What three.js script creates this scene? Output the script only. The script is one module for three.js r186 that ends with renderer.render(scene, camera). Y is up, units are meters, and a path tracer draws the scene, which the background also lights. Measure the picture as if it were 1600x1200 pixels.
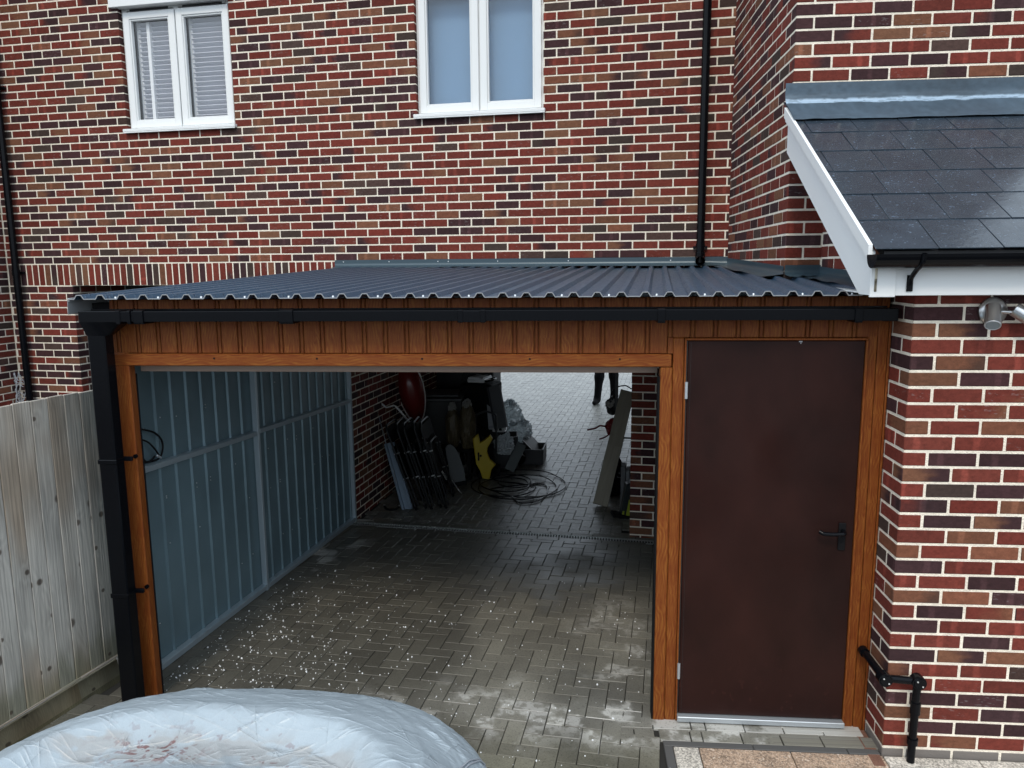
import * as THREE from 'three';
import { mergeGeometries } from 'three/addons/utils/BufferGeometryUtils.js';
import { MarchingCubes } from 'three/addons/objects/MarchingCubes.js';

// ------------------------------------------------------------------ camera, sky, sun, exposure
const scene = new THREE.Scene();
const camera = new THREE.PerspectiveCamera(53.757, 1024 / 768, 0.05, 400);
camera.position.set(-1.5196, 2.451, 3.5681);
camera.rotation.order = 'YXZ';
camera.rotation.set(-0.1539, 0.0847, -0.0086);
const renderer = new THREE.WebGLRenderer({ antialias: true });
renderer.setSize(1024, 768);
renderer.toneMapping = THREE.LinearToneMapping;
renderer.toneMappingExposure = 1.55;
renderer.shadowMap.enabled = true;

function rng(seed) { let a = seed >>> 0; return () => { a = (a + 0x6D2B79F5) | 0; let t = Math.imul(a ^ (a >>> 15), 1 | a); t = (t + Math.imul(t ^ (t >>> 7), 61 | t)) ^ t; return ((t ^ (t >>> 14)) >>> 0) / 4294967296; }; }
const h2 = (x, y, s = 0) => { let n = Math.imul(x | 0, 374761393) ^ Math.imul(y | 0, 668265263) ^ Math.imul(s | 0, 1442695041); n = Math.imul(n ^ (n >>> 13), 1274126177); return ((n ^ (n >>> 16)) >>> 0) / 4294967296; };
const sm = (a, b, x) => { const t = Math.min(1, Math.max(0, (x - a) / (b - a))); return t * t * (3 - 2 * t); };
const lerp = (a, b, t) => a + (b - a) * t;
const md = (a, n) => ((a % n) + n) % n;
function vn(x, y, s = 0, per = 0) {           // value noise, periodic when per > 0
  const xi = Math.floor(x), yi = Math.floor(y), fx = x - xi, fy = y - yi;
  const w = (i) => (per ? md(i, per) : i);
  const u = fx * fx * (3 - 2 * fx), v = fy * fy * (3 - 2 * fy);
  return lerp(lerp(h2(w(xi), w(yi), s), h2(w(xi + 1), w(yi), s), u), lerp(h2(w(xi), w(yi + 1), s), h2(w(xi + 1), w(yi + 1), s), u), v);
}
function fbm(x, y, s = 0, oct = 4, per = 0) { let a = 0.5, r = 0, t = 0, f = 1; for (let i = 0; i < oct; i++) { r += a * vn(x * f, y * f, s + i * 17, per * f); t += a; a *= 0.5; f *= 2; } return r / t; }

// overcast sky: one even grey-white vault, slightly brighter overhead, slightly blue
{
  const W = 256, H = 128, d = new Float32Array(W * H * 4);
  for (let j = 0; j < H; j++) for (let i = 0; i < W; i++) {
    const el = ((j + 0.5) / H - 0.5) * Math.PI, k = (j * W + i) * 4;
    const n = 0.9 + 0.2 * fbm(i / W * 8, j / H * 6, 5, 4, 8);
    const L = el > 0 ? (0.84 + 0.3 * Math.sin(el)) * n : 0.84 * n * 0.25;
    d[k] = L * 0.88; d[k + 1] = L * 1.0; d[k + 2] = L * 1.13; d[k + 3] = 1;
  }
  const t = new THREE.DataTexture(d, W, H, THREE.RGBAFormat, THREE.FloatType);
  t.mapping = THREE.EquirectangularReflectionMapping; t.magFilter = THREE.LinearFilter; t.minFilter = THREE.LinearFilter; t.needsUpdate = true;
  scene.background = t; scene.environment = t;
}
const sun = new THREE.DirectionalLight(0xfff0dc, 0.95);
sun.position.set(-3.5, 12, 10); sun.target.position.set(-1.5, 0, -1); sun.castShadow = true; sun.shadow.radius = 30;
sun.shadow.mapSize.set(2048, 2048);
Object.assign(sun.shadow.camera, { left: -9, right: 9, top: 9, bottom: -9, near: 0.5, far: 40 });
scene.add(sun, sun.target);

// ------------------------------------------------------------------ helpers
const A = 0.1191, CA = Math.cos(A), SA = Math.sin(A), HZ = -3.163;     // the house stands turned by A against the carport front
const hw = (u, y, n) => new THREE.Vector3(u * CA - n * SA, y, HZ + u * SA + n * CA);   // house frame to world (n towards the camera)
const gy = (z) => (z > -0.3 ? 0.045 : z < -3.3 ? -0.06 : 0.045 - 0.105 * (-0.3 - z) / 3.0);
const V = (x, y, z) => new THREE.Vector3(x, y, z);

function tex(w, h, fn, srgb = true, wrap = true) {
  const d = new Uint8Array(w * h * 4), c = [0, 0, 0];
  for (let j = 0; j < h; j++) for (let i = 0; i < w; i++) {
    fn(i / w, j / h, c, i, j); const k = (j * w + i) * 4;
    for (let m = 0; m < 3; m++) { let v = Math.max(0, Math.min(1, c[m])); if (srgb) v = v <= 0.0031308 ? v * 12.92 : 1.055 * Math.pow(v, 1 / 2.4) - 0.055; d[k + m] = Math.round(v * 255); }
    d[k + 3] = 255;
  }
  const t = new THREE.DataTexture(d, w, h, THREE.RGBAFormat, THREE.UnsignedByteType);
  t.magFilter = THREE.LinearFilter; t.minFilter = THREE.LinearMipmapLinearFilter; t.generateMipmaps = true; t.anisotropy = 8;
  if (wrap) t.wrapS = t.wrapT = THREE.RepeatWrapping;
  if (srgb) t.colorSpace = THREE.SRGBColorSpace;
  t.needsUpdate = true; return t;
}
const set3 = (c, r, g, b) => { c[0] = r; c[1] = g; c[2] = b; };
const std = (o) => { if (Array.isArray(o.color)) o.color = new THREE.Color().setRGB(...o.color); return new THREE.MeshStandardMaterial(o); };
const phy = (o) => { if (Array.isArray(o.color)) o.color = new THREE.Color().setRGB(...o.color); return new THREE.MeshPhysicalMaterial(o); };

const used = {};
function numbered(n) { const k = used[n] = (used[n] ?? -1) + 1; return k ? `${n}_${String(k).padStart(3, '0')}` : n; }
function tag(o, label, category, group) { o.userData.label = label; o.userData.category = category; if (group) o.userData.group = group; return o; }
function thing(name, label, category, pos = [0, 0, 0], ry = 0, group) {
  const o = new THREE.Group(); o.name = numbered(name); o.position.set(...pos); o.rotation.y = ry; scene.add(o); return tag(o, label, category, group);
}
function mesh(name, geo, mat, parent, label) {
  const g = Array.isArray(geo) ? mergeGeometries(geo.map((x) => (x.index ? x.toNonIndexed() : x))) : geo;
  const m = new THREE.Mesh(g, mat); m.name = parent ? name : numbered(name); m.castShadow = m.receiveShadow = true; (parent ?? scene).add(m);
  if (label) m.userData.label = label; return m;
}
function struct(name, geo, mat) { const m = mesh(name, geo, mat); m.userData.kind = 'structure'; return m; }

// chamfered box centred on the origin; uv planar in metres on each face
function cbox(w, h, d, c = 0.002, uvf) {
  const hx = w / 2, hy = h / 2, hz = d / 2; c = Math.min(c, hx * 0.45, hy * 0.45, hz * 0.45);
  const P = [], N = [], U = [];
  const vert = (sx, sy, sz, ax) => [sx * (ax === 0 ? hx : hx - c), sy * (ax === 1 ? hy : hy - c), sz * (ax === 2 ? hz : hz - c)];
  const push = (pts, n, fa) => {
    const l = Math.hypot(...n); n = n.map((v) => v / l);
    const a = pts[0], b = pts[1], e = pts[2];
    const cx = (b[1] - a[1]) * (e[2] - a[2]) - (b[2] - a[2]) * (e[1] - a[1]), cy = (b[2] - a[2]) * (e[0] - a[0]) - (b[0] - a[0]) * (e[2] - a[2]), cz = (b[0] - a[0]) * (e[1] - a[1]) - (b[1] - a[1]) * (e[0] - a[0]);
    if (cx * n[0] + cy * n[1] + cz * n[2] < 0) pts = pts.slice().reverse();
    for (let i = 1; i + 1 < pts.length; i++) for (const p of [pts[0], pts[i], pts[i + 1]]) {
      P.push(...p); N.push(...n);
      const uv = fa === 0 ? [p[2], p[1]] : fa === 1 ? [p[0], p[2]] : [p[0], p[1]];
      U.push(...(uvf ? uvf(uv[0], uv[1], fa) : uv));
    }
  };
  for (let ax = 0; ax < 3; ax++) for (const s of [-1, 1]) {
    const q = [[-1, -1], [1, -1], [1, 1], [-1, 1]].map(([a, b]) => { const g = [0, 0, 0]; g[ax] = s; g[(ax + 1) % 3] = a; g[(ax + 2) % 3] = b; return vert(...g, ax); });
    const n = [0, 0, 0]; n[ax] = s; push(q, n, ax);
  }
  for (let ax = 0; ax < 3; ax++) { const b = (ax + 1) % 3, e = (ax + 2) % 3; for (const sb of [-1, 1]) for (const se of [-1, 1]) {
    const q = []; for (const [s, f] of [[-1, b], [1, b], [1, e], [-1, e]]) { const g = [0, 0, 0]; g[ax] = s; g[b] = sb; g[e] = se; q.push(vert(...g, f)); }
    const n = [0, 0, 0]; n[b] = sb; n[e] = se; push(q, n, e);
  } }
  for (const sx of [-1, 1]) for (const sy of [-1, 1]) for (const sz of [-1, 1]) push([vert(sx, sy, sz, 0), vert(sx, sy, sz, 1), vert(sx, sy, sz, 2)], [sx, sy, sz], 2);
  const g = new THREE.BufferGeometry();
  g.setAttribute('position', new THREE.Float32BufferAttribute(P, 3)); g.setAttribute('normal', new THREE.Float32BufferAttribute(N, 3)); g.setAttribute('uv', new THREE.Float32BufferAttribute(U, 2));
  return g;
}
const box = (w, h, d, x = 0, y = 0, z = 0, c = 0.002) => cbox(w, h, d, c).translate(x, y, z);
const span = (x0, x1, y0, y1, z0, z1, c = 0.002) => box(Math.abs(x1 - x0), Math.abs(y1 - y0), Math.abs(z1 - z0), (x0 + x1) / 2, (y0 + y1) / 2, (z0 + z1) / 2, c);
function bar(p, q, w, d, c = 0.002, roll = 0) {              // box from p to q
  const v = q.clone().sub(p), g = cbox(w, v.length(), d, c); if (roll) g.rotateY(roll);
  g.applyQuaternion(new THREE.Quaternion().setFromUnitVectors(V(0, 1, 0), v.clone().normalize()));
  const m = p.clone().add(q).multiplyScalar(0.5); return g.translate(m.x, m.y, m.z);
}
const flat = (g) => (g.index ? g.toNonIndexed() : g);
function tube(pts, r, seg = 24, rad = 8, closed = false, tension = 0.5) {
  const c = new THREE.CatmullRomCurve3(pts.map((p) => (p.isVector3 ? p : V(...p))), closed, 'catmullrom', tension);
  return flat(new THREE.TubeGeometry(c, seg, r, rad, closed));
}
function cyl(p, q, r0, r1 = r0, rad = 20) {
  const v = q.clone().sub(p), g = new THREE.CylinderGeometry(r1, r0, v.length(), rad);
  g.applyQuaternion(new THREE.Quaternion().setFromUnitVectors(V(0, 1, 0), v.clone().normalize()));
  const m = p.clone().add(q).multiplyScalar(0.5); return flat(g.translate(m.x, m.y, m.z));
}
function swapUV(g) { const u = g.attributes.uv; for (let i = 0; i < u.count; i++) u.setXY(i, u.getY(i), u.getX(i)); return g; }
function shiftUV(g, a, b) { const u = g.attributes.uv; for (let i = 0; i < u.count; i++) u.setXY(i, u.getX(i) + a, u.getY(i) + b); return g; }
function prof(pts, x0, x1) {                                   // profile in (z, y) extruded along x
  const s = new THREE.Shape(pts.map(([z, y]) => new THREE.Vector2(z, y)));
  const g = new THREE.ExtrudeGeometry(s, { depth: x1 - x0, bevelEnabled: false });
  g.rotateY(Math.PI / 2); g.scale(1, 1, -1);                    // (z,y,depth) -> x = depth
  const ix = g.attributes.position; const nrm = g.attributes.normal;
  for (let i = 0; i < ix.count; i += 3) { for (const at of [ix, nrm, g.attributes.uv]) { const n = at.itemSize; for (let k = 0; k < n; k++) { const a = at.array[(i + 1) * n + k]; at.array[(i + 1) * n + k] = at.array[(i + 2) * n + k]; at.array[(i + 2) * n + k] = a; } } }
  return g.translate(x0, 0, 0);
}
function sheet(nu, nv, f, uvs = 1) {                            // indexed grid surface with smooth normals
  const P = [], U = [], I = [];
  for (let j = 0; j <= nv; j++) for (let i = 0; i <= nu; i++) { const p = f(i / nu, j / nv); P.push(p[0], p[1], p[2]); U.push((p[3] ?? i / nu) * uvs, (p[4] ?? j / nv) * uvs); }
  for (let j = 0; j < nv; j++) for (let i = 0; i < nu; i++) { const a = j * (nu + 1) + i, b = a + 1, c = a + nu + 1, d = c + 1; I.push(a, b, d, a, d, c); }
  const g = new THREE.BufferGeometry(); g.setAttribute('position', new THREE.Float32BufferAttribute(P, 3)); g.setAttribute('uv', new THREE.Float32BufferAttribute(U, 2)); g.setIndex(I); g.computeVertexNormals(); return g;
}

// ------------------------------------------------------------------ materials
const BC = 8, BR = 16, RB = rng(77);
const brickCells = [];
{ const base = { red: [0.148, 0.032, 0.023], dark: [0.048, 0.023, 0.025], brown: [0.168, 0.070, 0.041], grey: [0.062, 0.04, 0.034] };
  for (let i = 0; i < BC * BR; i++) {
    const r = RB(), k = r < 0.56 ? 'red' : r < 0.80 ? 'dark' : r < 0.91 ? 'brown' : 'grey';
    const j = 0.8 + RB() * 0.4, hue = (RB() - 0.5) * 0.16;
    const b = base[k].map((v, m) => v * j * (1 + (m === 0 ? hue : -hue * 0.5)));
    const two = RB() < 0.24, o = base[['red', 'dark', 'brown'][Math.floor(RB() * 3)]];
    brickCells.push({ b, o: two ? o : b, tp: RB(), dir: RB() < 0.5 ? 1 : -1, band: RB() < 0.25 ? 0.25 + RB() * 0.5 : -1, scr: RB() < 0.25 });
  } }
const brickTex = tex(1024, 1024, (u, v, c, i, j) => {
  const cx = Math.floor(u * BC), cy = Math.floor(v * BR), q = brickCells[cy * BC + cx], s = u * BC - cx, t = v * BR - cy, id = cy * BC + cx;
  const n = fbm(s * 14, t * 5, id, 4), n2 = vn(s * 60, t * 22, id + 5), n3 = fbm(s * 3, t * 2, id + 9, 2);
  const m = sm(0.2, 0.8, (q.dir > 0 ? s : 1 - s) + (q.tp - 0.5) * 0.7 + (n3 - 0.5) * 0.5);
  let k = 0.72 + n * 0.5 + (n2 - 0.5) * 0.22;
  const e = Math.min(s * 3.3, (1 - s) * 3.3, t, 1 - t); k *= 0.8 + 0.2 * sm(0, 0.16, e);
  if (q.band > 0) k *= 1 + 0.45 * sm(0.09, 0.04, Math.abs(s - q.band + (n3 - 0.5) * 0.05));
  const w = q.scr ? sm(0.70, 0.78, fbm(s * 9 + t * 3, t * 9 - s * 2, id + 40, 3)) * 0.25 : 0;
  for (let z = 0; z < 3; z++) c[z] = lerp(lerp(q.b[z], q.o[z], m) * k, 0.5, w * 0.5);
});
const brickBump = tex(512, 512, (u, v, c) => { const n = fbm(u * 64, v * 64, 3, 3, 64) * 0.7 + 0.3 * vn(u * 256, v * 256, 9, 256); set3(c, n, n, n); }, false);
const M = {};
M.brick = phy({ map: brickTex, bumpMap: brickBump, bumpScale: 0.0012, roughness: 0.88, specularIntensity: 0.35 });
const mortarTex = tex(512, 512, (u, v, c) => { const n = fbm(u * 16, v * 16, 31, 5, 16), g = vn(u * 256, v * 256, 12, 256), k = 0.68 + n * 0.3 + (g - 0.5) * 0.14; set3(c, k * 1.0, k * 0.91, k * 0.765); });
const mortarBump = tex(512, 512, (u, v, c) => { const n = fbm(u * 96, v * 96, 41, 3, 96); set3(c, n, n, n); }, false);
for (const t of [mortarTex, mortarBump]) t.repeat.set(2, 2);
M.mortar = std({ map: mortarTex, bumpMap: mortarBump, bumpScale: 0.004, roughness: 0.95 });
M.concrete = std({ color: [0.3, 0.29, 0.27], roughness: 0.9 });
M.darkplaster = std({ color: [0.12, 0.115, 0.11], roughness: 0.95 });
M.brickDusty = std({ color: [0.17, 0.152, 0.138], bumpMap: brickBump, bumpScale: 0.002, roughness: 0.95 });
M.upvc = std({ color: [0.78, 0.8, 0.8], roughness: 0.35 });
M.seal = std({ color: [0.02, 0.02, 0.022], roughness: 0.6 });
M.blackpvc = phy({ color: [0.003, 0.0035, 0.005], roughness: 0.22, specularIntensity: 0.3 });
M.blackmatt = phy({ color: [0.006, 0.006, 0.007], roughness: 0.7, specularIntensity: 0.3 });
M.glass = phy({ color: [1, 1, 1], roughness: 0.02, transmission: 1, thickness: 0, ior: 1.5 });

// golden oak print on the steel cladding
const oakTex = tex(1024, 1024, (u, v, c) => {
  const w = fbm(u * 6, v * 2, 3, 3, 2) * 0.0 + fbm(u * 8, v * 2, 4, 3, 8);
  const ring = Math.sin((u * 60 + w * 7 + 1.2 * Math.cos(v * 6.283 * 2 + w * 5)) * 6.283 * 0.5);
  const fine = vn(u * 240, v * 10, 8, 240) * 0.6 + vn(u * 480, v * 24, 10, 480) * 0.4, blot = fbm(u * 4, v * 4, 21, 3, 4);
  const k = 0.56 + 0.13 * ring * sm(0.4, 0.6, blot) + 0.62 * fine + (blot - 0.5) * 0.2; set3(c, 0.265 * k, 0.074 * k * k + 0.010 * k, 0.015 * k * k + 0.002);
});
oakTex.repeat.set(2.2, 2.2);
const oakTexH = oakTex.clone(); oakTexH.needsUpdate = true;
M.oak = phy({ map: oakTex, roughness: 0.5, color: [0.72, 0.72, 0.8], specularIntensity: 0.35 });
M.oakTrim = phy({ map: oakTex, roughness: 0.45, color: [0.8, 0.8, 0.82], specularIntensity: 0.35 });
M.strip = std({ color: [0.3, 0.215, 0.17], roughness: 0.7 });
// steel sheet: blue-grey coating with rain drops
const dropBump = tex(1024, 1024, (u, v, c) => {
  let m = 0; const G = 60, gx = Math.floor(u * G), gz = Math.floor(v * G);
  for (let a = -1; a <= 1; a++) for (let b = -1; b <= 1; b++) { const ix = md(gx + a, G), iz = md(gz + b, G); if (h2(ix, iz, 3) > 0.42) continue; const px = gx + a + h2(ix, iz, 1), pz = gz + b + h2(ix, iz, 2), r = 0.15 + 0.3 * h2(ix, iz, 4), d = Math.hypot(u * G - px, v * G - pz) / r; if (d < 1) m = Math.max(m, Math.sqrt(1 - d * d)); }
  set3(c, m, m, m); }, false);
M.sheetRoof = std({ color: [0.032, 0.066, 0.11], roughness: 0.34, metalness: 0.1, bumpMap: dropBump, bumpScale: 0.004 });
M.cutEdge = std({ color: [0.3, 0.31, 0.32], roughness: 0.45, metalness: 0.3 });
M.flash = std({ color: [0.045, 0.055, 0.065], roughness: 0.35, metalness: 0.25 });
const panelTex = tex(512, 512, (u, v, c) => { const n = fbm(u * 6, v * 6, 51, 4, 6), k = 0.8 + n * 0.4; set3(c, 0.14 * k, 0.21 * k, 0.242 * k); });
M.panel = std({ map: panelTex, roughness: 0.42, metalness: 0.25 });
M.galv = std({ color: [0.42, 0.50, 0.55], roughness: 0.4, metalness: 0.55 });
M.galvBright = std({ color: [0.5, 0.54, 0.57], roughness: 0.38, metalness: 0.6 });
const doorTex = tex(512, 1024, (u, v, c) => { const n = fbm(u * 5, v * 7, 61, 4, 0), f = vn(u * 300, v * 500, 2), k = 0.55 + n * 0.9 + (f - 0.5) * 0.1 + 0.5 * sm(0.74, 0.8, fbm(u * 40 + v * 9, v * 60, 63, 3)) * sm(0.25, 0.05, v) ; set3(c, 0.0205 * k, 0.0070 * k, 0.0056 * k); }, true, false);
M.door = phy({ map: doorTex, roughness: 1, roughnessMap: tex(256, 512, (u, v, c) => { const k = 0.28 + 0.3 * fbm(u * 4, v * 7, 64, 4); set3(c, k, k, k); }, false, false), specularIntensity: 0.35 });
M.doorEdge = std({ color: [0.014, 0.012, 0.013], roughness: 0.5 });
M.steel = std({ color: [0.55, 0.56, 0.57], roughness: 0.28, metalness: 1 });
M.screw = std({ color: [0.75, 0.77, 0.78], roughness: 0.3, metalness: 0.8 });

// ------------------------------------------------------------------ brickwork
const camM = new THREE.Matrix4();
camera.aspect = 1024 / 768; camera.updateProjectionMatrix(); camera.updateMatrixWorld(true);
camM.multiplyMatrices(camera.projectionMatrix, camera.matrixWorldInverse);
const seen = (p) => { const q = p.clone().applyMatrix4(camM); return Math.abs(q.x) < 1.02 && Math.abs(q.y) < 1.02 && q.z < 1; };
function brickGeo(w, h, d, cell, long) {                        // uv into one cell of the brick texture
  const cx = cell % BC, cy = Math.floor(cell / BC), L = long ?? 0.215;
  return cbox(w, h, d, 0.0035, (a, b, f) => { let s, t; if (long && f !== 1) { s = b / L + 0.5; t = a / 0.066 + 0.5; if (f === 0) t = md(a / 0.066, 1); } else { s = md(a / L + 0.5, 1); t = (f === 1 ? md(b / 0.1, 1) : b / 0.066 + 0.5); }
    s = Math.min(0.97, Math.max(0.03, s)); t = Math.min(0.96, Math.max(0.04, t)); return [(cx + s) / BC, (cy + t) / BR]; });
}
function makeWalls(root, seed) {
  const R = rng(seed), all = [];
  // wall in its own frame: x along, y up, z out of the face; o: pos, ry (world), y0, n rows, x0, x1, joint(r), holes, corners
  function wall(o) {
    const m = new THREE.Matrix4().makeRotationY(o.ry); m.setPosition(o.pos);
    const rel = new THREE.Matrix4().copy(root.matrixWorld).invert().multiply(m);
    const node = new THREE.Object3D(); node.applyMatrix4(rel);
    const sh = [];
    for (const [a, b, c, d] of o.slab) { sh.push(span(a, b, c, d, -0.103, -0.0025, 0.0005)); }
    const w = mesh('wall', sh, M.mortar, root); w.position.copy(node.position); w.quaternion.copy(node.quaternion);
    const list = [];
    const addB = (x0, x1, ya, yb, dep, long) => { if (x1 - x0 < 0.018) return; list.push({ x0, x1, ya, yb, dep, long }); };
    for (const g of o.rows) for (let r = 0; r < g.n; r++) {
      const ya = g.y + r * 0.075 + 0.005, yb = ya + 0.065, ym = (ya + yb) / 2, odd = (r + (g.par ?? 0)) % 2 !== 0;
      let cuts = [[g.q0 ? g.q0[odd ? 1 : 0] : g.x0, g.q1 ? g.q1[odd ? 1 : 0] : g.x1]];
      for (const [a, b, c, d] of g.holes ?? []) if (ym > c && ym < d) cuts = cuts.flatMap(([p, q]) => (b <= p || a >= q ? [[p, q]] : [[p, a], [b, q]].filter(([s, t]) => t - s > 0.02)));
      for (const [p, q] of cuts) {
        const j0 = g.joint + (odd ? 0.1125 : 0);
        let k = Math.floor((p - j0) / 0.225);
        for (; j0 + k * 0.225 < q; k++) {
          let a = Math.max(p, j0 + k * 0.225 + 0.005), b = Math.min(q, j0 + (k + 1) * 0.225 - 0.005), dep = 0.1025;
          if (b - a < 0.018) continue;
          if (g.clip && !g.clip((a + b) / 2, yb)) continue;
          if ((g.cornerMin && a < g.x0 + 0.006) || (g.cornerMax && b > g.x1 - 0.006)) dep = b - a < 0.15 ? 0.215 : 0.1025;
          addB(a, b, ya, yb, dep);
        }
      }
    }
    for (const [a, b, y] of o.soldiers ?? []) for (let x = a; x + 0.07 < b; x += 0.075) addB(x + 0.005, x + 0.07, y + 0.005, y + 0.22, 0.1025, 0.215);
    for (const b of list) {
      const cell = Math.floor(R() * BC * BR), w2 = b.x1 - b.x0, h2_ = b.yb - b.ya;
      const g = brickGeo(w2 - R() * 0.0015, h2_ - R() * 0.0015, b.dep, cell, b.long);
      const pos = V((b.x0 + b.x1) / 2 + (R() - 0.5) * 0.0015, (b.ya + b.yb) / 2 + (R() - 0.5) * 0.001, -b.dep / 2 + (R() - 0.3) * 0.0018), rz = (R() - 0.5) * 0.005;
      const wp = pos.clone().applyMatrix4(m), dist = wp.distanceTo(camera.position), dir = camera.position.clone().sub(wp).normalize(), nrm = V(Math.sin(o.ry), 0, Math.cos(o.ry));
      const area = o.hidden || !seen(wp) ? 0 : Math.max(0.02, dir.dot(nrm)) * w2 * h2_ / (dist * dist);
      all.push({ dusty: o.dusty && b.ya < 0.03 && b.ya > -0.02, g, pos, rz, area: (o.hide && o.hide(wp)) ? 0 : area, w });
    }
    return w;
  }
  function finish(max) {
    all.sort((a, b) => b.area - a.area);
    const rest = new Map();
    all.forEach((b, i) => {
      if (i < max && b.area > 0) { const k = mesh('brick', b.g, b.dusty ? M.brickDusty : M.brick, b.w); k.position.copy(b.pos); k.rotation.z = b.rz; }
      else { b.g.rotateZ(b.rz).translate(b.pos.x, b.pos.y, b.pos.z); if (!rest.has(b.w)) rest.set(b.w, []); rest.get(b.w).push(b.g); }
    });
    for (const [w, gs] of rest) { const k = mesh('brickwork', gs, M.brick, w); k.userData.kind = 'stuff'; }
  }
  return { wall, finish };
}
const rect = (a, b, c, d) => [a, b, c, d];

// ------------------------------------------------------------------ the house with the passage
const house = thing('brick_house', 'multicoloured brick house with two white windows rising behind the carport', 'house', [0, 0, HZ], -A);
house.updateMatrixWorld(true);
const SY = 2.515;                        // top of the soldier course
const W1 = [-5.988, -4.812, 3.79, 4.99], W2 = [-2.99, -1.825, 3.79, 4.99];
{
  const B = makeWalls(house, 11);
  const g4 = 0.004, jm = -4.2951;
  const hideLow = (p) => p.y < 2.42 && p.x > -3.95 && p.x < -0.1;
  // rear wall above the soldier course
  B.wall({ pos: hw(0, 0, 0), ry: -A, slab: [[-7.57, -5.993, SY, 6.0], [-5.993, -4.808, SY, 3.786], [-5.993, -4.808, 4.994, 6.0], [-4.808, -2.994, SY, 6.0], [-2.994, -1.821, SY, 3.786], [-2.994, -1.821, 4.994, 6.0], [-1.821, -0.1, SY, 6.0], [-7.57, -0.1, 2.294, SY], [-7.57, -6.794, -0.1, 2.294], [-4.296, -3.741, -0.1, 2.294], [-1.016, -0.1, -0.1, 2.294]],
    rows: [{ y: SY, n: 46, x0: -7.56, x1: -0.2, joint: jm, holes: [W1, W2] },
      { y: 2.29 - 32 * 0.075, n: 32, x0: -7.56, x1: -6.79, joint: jm + 0.008, par: 1, cornerMax: true },
      { y: 2.29 - 32 * 0.075, n: 32, x0: -4.30, x1: -3.735, joint: jm + 0.006, par: 1, cornerMin: true, cornerMax: true },
      { y: 2.29 - 32 * 0.075, n: 32, x0: -1.02, x1: -0.2, joint: -1.03 + 0.225, par: 1, cornerMin: true }],
    soldiers: [[-7.56, -0.21, 2.29]], hide: (p) => p.y < 2.42 && p.x > -3.7 && p.x < -1.2 });
  // left jamb of the farther opening, and both sides of the passage (from the corner inwards)
  B.wall({ pos: hw(-6.79, 0, 0), ry: -A + Math.PI / 2, slab: [[0.005, 0.8, -0.1, 2.294]], rows: [{ y: 2.29 - 32 * 0.075, n: 32, x0: 0.11, x1: 0.8, joint: 0.1075, par: 1, q0: [0.1125, 0.225] }] });
  B.wall({ pos: hw(-3.735, 0, 0), ry: -A + Math.PI / 2, slab: [[0.005, 5.2, -0.1, 2.294]], rows: [{ y: 2.29 - 32 * 0.075, n: 32, x0: 0.11, x1: 5.2, joint: 0.22, par: 1, q0: [0.225, 0.1125] }] });
  B.wall({ pos: hw(-1.02, 0, 0), ry: -A - Math.PI / 2, slab: [[-5.2, -0.005, -0.1, 2.294]], rows: [{ y: 2.29 - 32 * 0.075, n: 32, x0: -5.2, x1: -0.11, joint: -0.1075, par: 1, q1: [-0.1125, -0.225] }], hidden: true });
  // side wall at the far left, coming forward
  B.wall({ pos: hw(-7.565, 0, 0), ry: -A + Math.PI / 2, slab: [[-1.2, 0.1, -0.1, 6.0]], rows: [{ y: 2.29 - 32 * 0.075, n: 78, x0: -1.2, x1: -0.004, joint: -0.11, par: 1 }] });
  // the block that stands forward on the right: side and front
  B.wall({ pos: V(-0.218, 0, -1.36), ry: -Math.PI / 2, slab: [[-2.0, -0.005, 0, 6.2]], rows: [{ y: 0.008, n: 82, x0: -1.86, x1: -0.11, joint: -0.1075, par: 0, q1: [-0.1125, -0.225] }], hide: (p) => p.y < 2.44 });
  B.wall({ pos: V(-0.218, 0, -1.36), ry: 0, slab: [[0.004, 1.68, 0, 6.2]], rows: [{ y: 0.008, n: 82, x0: 0, x1: 1.68, joint: 0.22, par: 0, cornerMin: true }], hide: (p) => p.y < 2.42 || (p.y < 3.5 && p.x > 0.2) });
  B.finish(300);
  // inner shell that keeps the rooms and the passage closed
  const sh = [span(-7.6, -0.05, 2.297, 2.5, -5.2, -0.11), span(-7.6, -0.05, 5.6, 5.8, -5.25, -0.11), span(-7.6, -0.05, 2.5, 5.6, -5.2, -5.0), span(-7.75, -7.6, -0.1, 5.8, -5.2, -0.11), span(-0.2, -0.05, -0.1, 5.8, -5.2, -0.11),
    span(-6.9, -3.84, -0.1, 2.297, -3.2, -3.0), span(-4.25, -3.845, -0.1, 2.297, -5.2, -0.11), span(-0.912, -0.2, -0.1, 2.297, -5.2, -0.11), span(-6.9, -6.8, -0.1, 2.297, -3.0, -0.9), span(-4.3, -4.25, -0.1, 2.297, -3.0, -0.11)];
  mesh('inner_wall', sh, M.darkplaster, house);
  const blk = mesh('inner_wall', [span(-0.1, 1.45, 0, 6.1, -3.2, -1.47), span(1.44, 1.46, 0, 6.1, -5, -1.47)], M.darkplaster, house);
  blk.rotation.y = A; blk.position.copy(V(0, 0, -HZ).applyAxisAngle(V(0, 1, 0), A));
  // roof over the rear wing (above the picture)
  const rf = [bar(hw(-4, 5.75, 0.35), hw(-4, 7.6, -2.6), 8, 0.06), bar(hw(-4, 5.75, -5.55), hw(-4, 7.6, -2.6), 8, 0.06)];
  const roofG = [prof([[0.35, 5.8], [-2.6, 7.7], [-5.55, 5.8], [-5.55, 5.72], [-2.6, 7.6], [0.35, 5.72]], -7.8, -0.05)];
  mesh('roof', roofG, std({ color: [0.05, 0.052, 0.056], roughness: 0.7 }), house);
}
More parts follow.
